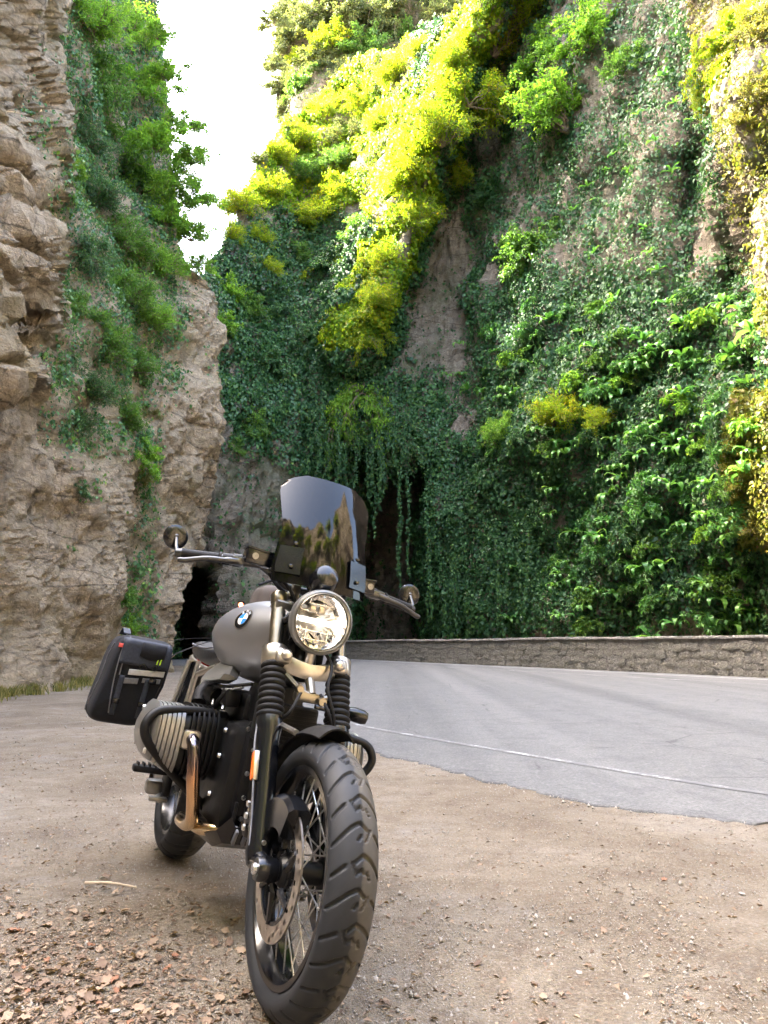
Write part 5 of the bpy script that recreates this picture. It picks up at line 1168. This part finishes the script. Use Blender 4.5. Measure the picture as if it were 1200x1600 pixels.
# heat-tinted exhaust
m, t, b = newmat('heat_tinted_steel'); tc = t.nodes.new('ShaderNodeTexCoord'); sx = t.nodes.new('ShaderNodeSeparateXYZ'); t.links.new(tc.outputs['Object'], sx.inputs[0]); nz_ = noise_(t, 22, 5, .6, tc.outputs['Object'])
ma_ = N(t, 'ShaderNodeMath', operation='MULTIPLY_ADD'); t.links.new(nz_, ma_.inputs[0]); ma_.inputs[1].default_value = .06; t.links.new(sx.outputs[2], ma_.inputs[2])
c_ = ramp(t, ma_.outputs[0], [(.33, (.62, .48, .30)), (.40, (.62, .40, .22)), (.47, (.48, .26, .14)), (.52, (.16, .12, .13)), (.58, (.17, .15, .16))]); t.links.new(c_, b.inputs['Base Color']); b.inputs['Metallic'].default_value = 1.; b.inputs['Roughness'].default_value = .2; M['exhaust'] = m
ex_ = MB(); ex_.tube(spline([(-.59, -.236, .556), (-.558, -.234, .545), (-.54, -.228, .51), (-.532, -.215, .44), (-.535, -.198, .37), (-.552, -.188, .325), (-.60, -.188, .303), (-.68, -.19, .298), (-.80, -.165, .285)], 7), .0205, 18)
ex_.tube(spline([(-.515, -.055, .325), (-.525, -.09, .312), (-.545, -.125, .305), (-.58, -.15, .30), (-.66, -.155, .295)], 6), .0205, 18)
exr = ex_.build('exhaust_header', M['exhaust'], bike)
MB().tube(spline([(-.59, .236, .556), (-.558, .234, .545), (-.54, .228, .51), (-.532, .215, .44), (-.535, .198, .37), (-.552, .188, .325), (-.60, .188, .303), (-.80, .165, .285)], 7), .0205, 18).build('exhaust_header', M['exhaust'], bike)
MB().lathe([(.0205, -.012), (.024, -.01), (.024, .01), (.0205, .012)], (-.518, -.065, .321), Vector((.3, 1, .3)), 18).build('pipe_clamp', M['chrome'], exr)
m_ = MB(); m_.tube(spline([(-.85, .15, .29), (-1.05, .16, .33), (-1.25, .17, .46), (-1.75, .20, .56)], 6), [.025] * 10 + [.042] * 9, 18); m_.build('silencer', M['black_matt'], bike)
# crash bars
for sd in (-1, 1):
    o_ = .385 if sd < 0 else .40
    pts = [(-.655, .13 * sd, .638), (-.64, .20 * sd, .640), (-.622, .28 * sd, .636), (-.605, (o_ - .03) * sd, .622), (-.595, o_ * sd, .585), (-.595, (o_ - .005) * sd, .548), (-.605, (o_ - .04) * sd, .508), (-.64, .26 * sd, .44), (-.68, .17 * sd, .375), (-.71, .11 * sd, .335)]
    MB().tube(spline(pts, 6), .0145, 16).build('crash_bar', M['black_matt'], bike)
# intake casting, throttle body, tank-side frame lug
m_ = MB(); rings = []
for (x, y0, y1, z0, z1) in ((-.62, -.155, -.185, .752, .772), (-.66, -.14, -.205, .742, .80), (-.74, -.14, -.218, .738, .815), (-.82, -.13, -.20, .75, .83), (-.88, -.12, -.16, .77, .82)): rings.append([Vector((x, y0, z0)), Vector((x, y1, z0)), Vector((x, y1 + .012, z0 + .02)), Vector((x, y0 + .0, z1)), Vector((x, y0 + .03, z1 - .01))])
m_.loft(rings); m_.build('side_cover', M['cover'], bike, 30)
m_ = MB(); m_.tube([(-.72, -.15, .69), (-.80, -.16, .70)], .03, 16); m_.tube(spline([(-.62, -.14, .74), (-.64, -.17, .68), (-.70, -.16, .65)], 5), .007, 8); m_.tube(spline([(-.52, -.10, .755), (-.60, -.15, .735), (-.72, -.17, .72), (-.80, -.15, .66)], 5), .006, 8); m_.box((-.64, -.13, .70), (.10, .05, .06), .012); m_.build('throttle_body', M['engine'], bike)
m_ = MB(); m_.tube([(-.55, -.12, .74), (-.62, -.155, .725)], .006, 8); m_.tube([(-.66, -.15, .70), (-.63, -.15, .66)], .004, 6); m_.tube([(-.74, -.165, .70), (-.70, -.17, .665)], .004, 6); m_.build('throttle_cable', M['steel'], bike)
m_ = MB(); m_.tube([(-.50, .12, .72), (-.50, .25, .715)], .009, 10); m_.lathe([(.001, -.05), (.016, -.04), (.024, -.01), (.024, .02), (.018, .035), (.001, .04)], (-.49, .27, .715), Vector((.3, 1, -.15)), 20); m_.build('turn_signal', M['black'], bike)
# foot controls
m_ = MB(); m_.box((-.95, -.275, .405), (.05, .13, .024), .007); m_.box((-.955, -.21, .375), (.09, .025, .10), .008); m_.tube([(-.96, -.2, .40), (-1.0, -.17, .46)], .013, 8)
pg = m_.build('footrest', M['black_matt'], bike, 40)
m_ = MB()
for k in range(6): m_.box((-.95, -.225 - .02 * k, .421), (.05, .006, .012), .002)
m_.build('footrest_tooth', M['engine'], pg)
m_ = MB(); m_.tube(spline([(-.97, -.20, .33), (-.90, -.24, .325), (-.82, -.255, .33), (-.78, -.25, .335)], 5), .010, 8); m_.box((-.775, -.262, .338), (.03, .06, .014), .004); m_.box((-.99, -.24, .345), (.06, .07, .05), .012); m_.build('brake_pedal', M['cover'], bike)
m_ = MB(); m_.tube(spline([(-.92, -.13, .40), (-1.1, -.14, .38), (-1.35, -.135, .34), (-1.5, -.12, .32)], 6), [.035] * 12 + [.045] * 7, 16); m_.lathe([(.001, -.03), (.05, -.03), (.075, -.02), (.08, 0), (.075, .03), (.05, .045)], (-1.527, -.125, .318), (0, -1, 0), 28); m_.build('swing_arm', M['cover'], bike)
st_ = MB(); gz = .31 * math.tan(LEAN) + .004; st_.tube([(-.86, .12, .26), (-.84, .2, .15), (-.83, .31, gz + .012)], [.014, .012, .011], 10); st_.box((-.83, .315, gz + .006), (.06, .045, .012), .004); st_.build('side_stand', M['black'], bike)
# straps over the seat for the luggage
for pts, wd in (([(-1.02, -.13, .895), (-1.12, -.185, .86), (-1.28, -.25, .80), (-1.33, -.275, .74)], .012), ([(-1.10, 0, .90), (-1.14, -.12, .90), (-1.25, -.20, .885), (-1.34, -.26, .865)], .012), ([(-1.02, -.13, .89), (-1.0, .0, .90), (-1.02, .13, .89)], .012)):
    P = spline(pts, 5); m_ = MB(); m_.loft([[Vector(p) + Vector((wd, 0, .002)), Vector(p) + Vector((wd, 0, .0045)), Vector(p) + Vector((-wd, 0, .0045)), Vector(p) + Vector((-wd, 0, .002))] for p in P]); m_.build('luggage_strap', M['fabric'], bike, 40)

# ------------------------------------------------------------------ pannier bag (hangs from the motorcycle, a thing of its own)
def on_bike(o): o.location = bike.location; o.rotation_euler = bike.rotation_euler; return o
bag = on_bike(empty('pannier_bag')); tag(bag, 'black nylon pannier bag with grey reflective strips hanging beside the rear seat', 'bag')
BX, BY, BZ = .185, .112, .178
def bag_pt(u, v, s_=1.):
    """u around (0..2pi) in y-z seen from the front; v from front (-1) to back (+1)"""
    e = .33; c, n = math.cos(u), math.sin(u); y = math.copysign(abs(c) ** e, c) * BY; z = math.copysign(abs(n) ** e, n) * BZ
    bul = (1 - .10 * abs(v) ** 6) * s_; z2 = z * bul; y2 = y * bul
    y2 += -.022 * (1 - (z / BZ)) * .5 - .018 * (z < 0) * abs(z / BZ) + .010 * math.cos(z / BZ * 1.5) * (1 if y < 0 else -1) * -1
    x = -1.465 - v * BX + .018 * math.cos(z / BZ * 1.4) * math.cos(y / BY * 1.2) * (-v)
    return Vector((x - .035 * (-z / BZ) * (1 if v < 0 else .4), -.352 + y2, .683 + z2))
rings = []; nb = 56
for i in range(25):
    v = -1 + 2 * i / 24; rings.append([bag_pt(2 * math.pi * j / nb, v, 1 - .035 * (abs(v) > .98)) for j in range(nb)])
first = rings[0]; cen = sum(first, Vector()) / nb
caps_f = [[cen + (p - cen) * q + Vector((.012 * (1 - q * q), 0, 0)) for p in first] for q in (.02, .3, .6, .85, .96)]
last = rings[-1]; cenb = sum(last, Vector()) / nb; caps_b = [[cenb + (p - cenb) * q for p in last] for q in (.9, .5, .02)]
m_ = MB(); m_.loft(caps_f + rings + caps_b); wr = np.array(m_.v); d_ = .006 * fbm(wr * 11, 3) + .003 * ridged(wr * 22, 2); m_.v = [tuple(p + np.array([1, -.5, .2]) * q) for p, q in zip(wr, d_)]
bm_ = m_; body = m_.build('bag_body', M['fabric'], bag, 70); bb = BVHTree.FromPolygons([tuple(map(float, v)) for v in m_.v], m_.f)
def front(y, z, lift=.004):
    h_ = bb.ray_cast(Vector((-.9, y, z)), Vector((-1, 0, 0))); return (h_[0] if h_[0] else Vector((-1.28, y, z))) + Vector((lift, 0, 0))
def outer(x, z, lift=.004):
    h_ = bb.ray_cast(Vector((x, -.9, z)), Vector((0, 1, 0))); return (h_[0] if h_[0] else Vector((x, -.46, z))) + Vector((0, -lift, 0))
def patch(f, a0, a1, z0, z1, n=10, k=6, lift=.005, skew=0., name='strip', mat='strip', thick=.003):
    m_ = MB(); A = [[f(a0 + (a1 - a0) * i / n, z0 + (z1 - z0) * j / k + skew * i / n, lift) for i in range(n + 1)] for j in range(k + 1)]; V = [p for row in A for p in row]
    F = [(j * (n + 1) + i, j * (n + 1) + i + 1, (j + 1) * (n + 1) + i + 1, (j + 1) * (n + 1) + i) for j in range(k) for i in range(n)]; m_.add(V, F); o = m_.build(name, M[mat], bag, 60)
    so = o.modifiers.new('thickness', 'SOLIDIFY'); so.thickness = thick; so.offset = 0; return o
patch(front, -.40, -.262, .706, .728, skew=.012, name='reflective_strip'); patch(front, -.425, -.355, .668, .690, skew=.008, name='reflective_strip', mat='strip_dark'); patch(front, -.34, -.27, .684, .702, skew=.006, name='buckle_strap', mat='strip_dark')
MB().box(front(-.30, .695, .008), (.012, .03, .022), .004).build('buckle', M['black'], bag)
patch(front, -.445, -.255, .745, .845, n=14, k=8, lift=.006, name='front_panel', mat='fabric_blue', thick=.008)
m_ = MB(); rings = []
for j in range(9):
    t_ = j / 8; z = .838 - .05 * t_; rings.append([front(-.375 + .095 * i / 10, z - .012 * math.sin(math.pi * i / 10) * t_, .010 + .016 * math.sin(math.pi * min(1, t_ * .9 + .1)) * (.5 + .5 * math.sin(math.pi * i / 10))) for i in range(11)])
m_.loft(rings, caps=False, closed=False); fl = m_.build('pocket_flap', M['fabric'], bag, 60); so = fl.modifiers.new('thickness', 'SOLIDIFY'); so.thickness = .005
for y in (-.302, -.290): MB().tube([front(y, .785, .014), front(y - .002, .762, .016)], .0028, 8).build('zip_pull', M['lime'], bag)
for ys in (-.418, -.318): patch(front, ys - .010, ys + .010, .545, .70, n=3, k=14, lift=.006, name='compression_strap', mat='fabric_blue', thick=.004); MB().box(front(ys, .60, .010), (.010, .028, .020), .004).build('buckle', M['black'], bag)
MB().tube([front(-.352 + .014 * math.cos(a), .738 + .016 * math.sin(a), .010) for a in [math.pi * k / 8 for k in range(9)]], .003, 8).build('d_ring', M['black'], bag)
MB().tube([front(-.305 + .010 * math.cos(a), .748 + .011 * math.sin(a), .010) for a in [2 * math.pi * k / 12 for k in range(12)]], .002, 6, closed=True).build('d_ring', M['black'], bag)
def pipe(f, pts, name='piping', r_=.0028, mat='strip_dark'): MB().tube([f(a, z, .002) for a, z in spline([(a, z) for a, z in pts], 8)], r_, 6).build(name, M[mat], bag)
pipe(outer, [(-1.34, .82), (-1.37, .76), (-1.38, .70), (-1.42, .63), (-1.52, .56), (-1.60, .53)])
pipe(front, [(-.44, .845), (-.446, .78), (-.446, .70), (-.44, .62), (-.43, .55)]); pipe(front, [(-.425, .85), (-.43, .78), (-.43, .70)]); pipe(front, [(-.253, .845), (-.256, .78), (-.262, .70), (-.28, .60)], mat='black')
m_ = MB(); m_.box(front(-.452, .812, .004), (.006, .02, .016), .002); m_.build('fabric_label', plain('red_tab', (.55, .08, .07), .6), bag)
m_ = MB(); P = spline([(-1.36, -.43, .862), (-1.45, -.43, .885), (-1.54, -.43, .862)], 6); m_.loft([[Vector(p) + Vector((0, .014, 0)), Vector(p) + Vector((0, .014, .004)), Vector(p) + Vector((0, -.014, .004)), Vector(p) + Vector((0, -.014, 0))] for p in P]); m_.build('carry_handle', M['fabric_blue'], bag)
# small roll bag on the seat
sb = on_bike(empty('seat_bag')); tag(sb, 'small dark brown bag standing on the motorcycle seat behind the tank', 'bag')
m_ = MB(); m_.box((-1.22, .10, 1.03), (.22, .20, .28), .05, None, 4, taper=(.85, .75)); m_.build('bag_body', M['brown_bag'], sb, 60)
MB().box((-1.10, .12, 1.0), (.03, .12, .20), .012, None, 3).build('front_pocket', M['fabric_blue'], sb)
MB().tube(spline([(-1.22, .03, 1.165), (-1.22, .10, 1.20), (-1.22, .17, 1.165)], 6), .006, 8).build('carry_handle', M['fabric'], sb)
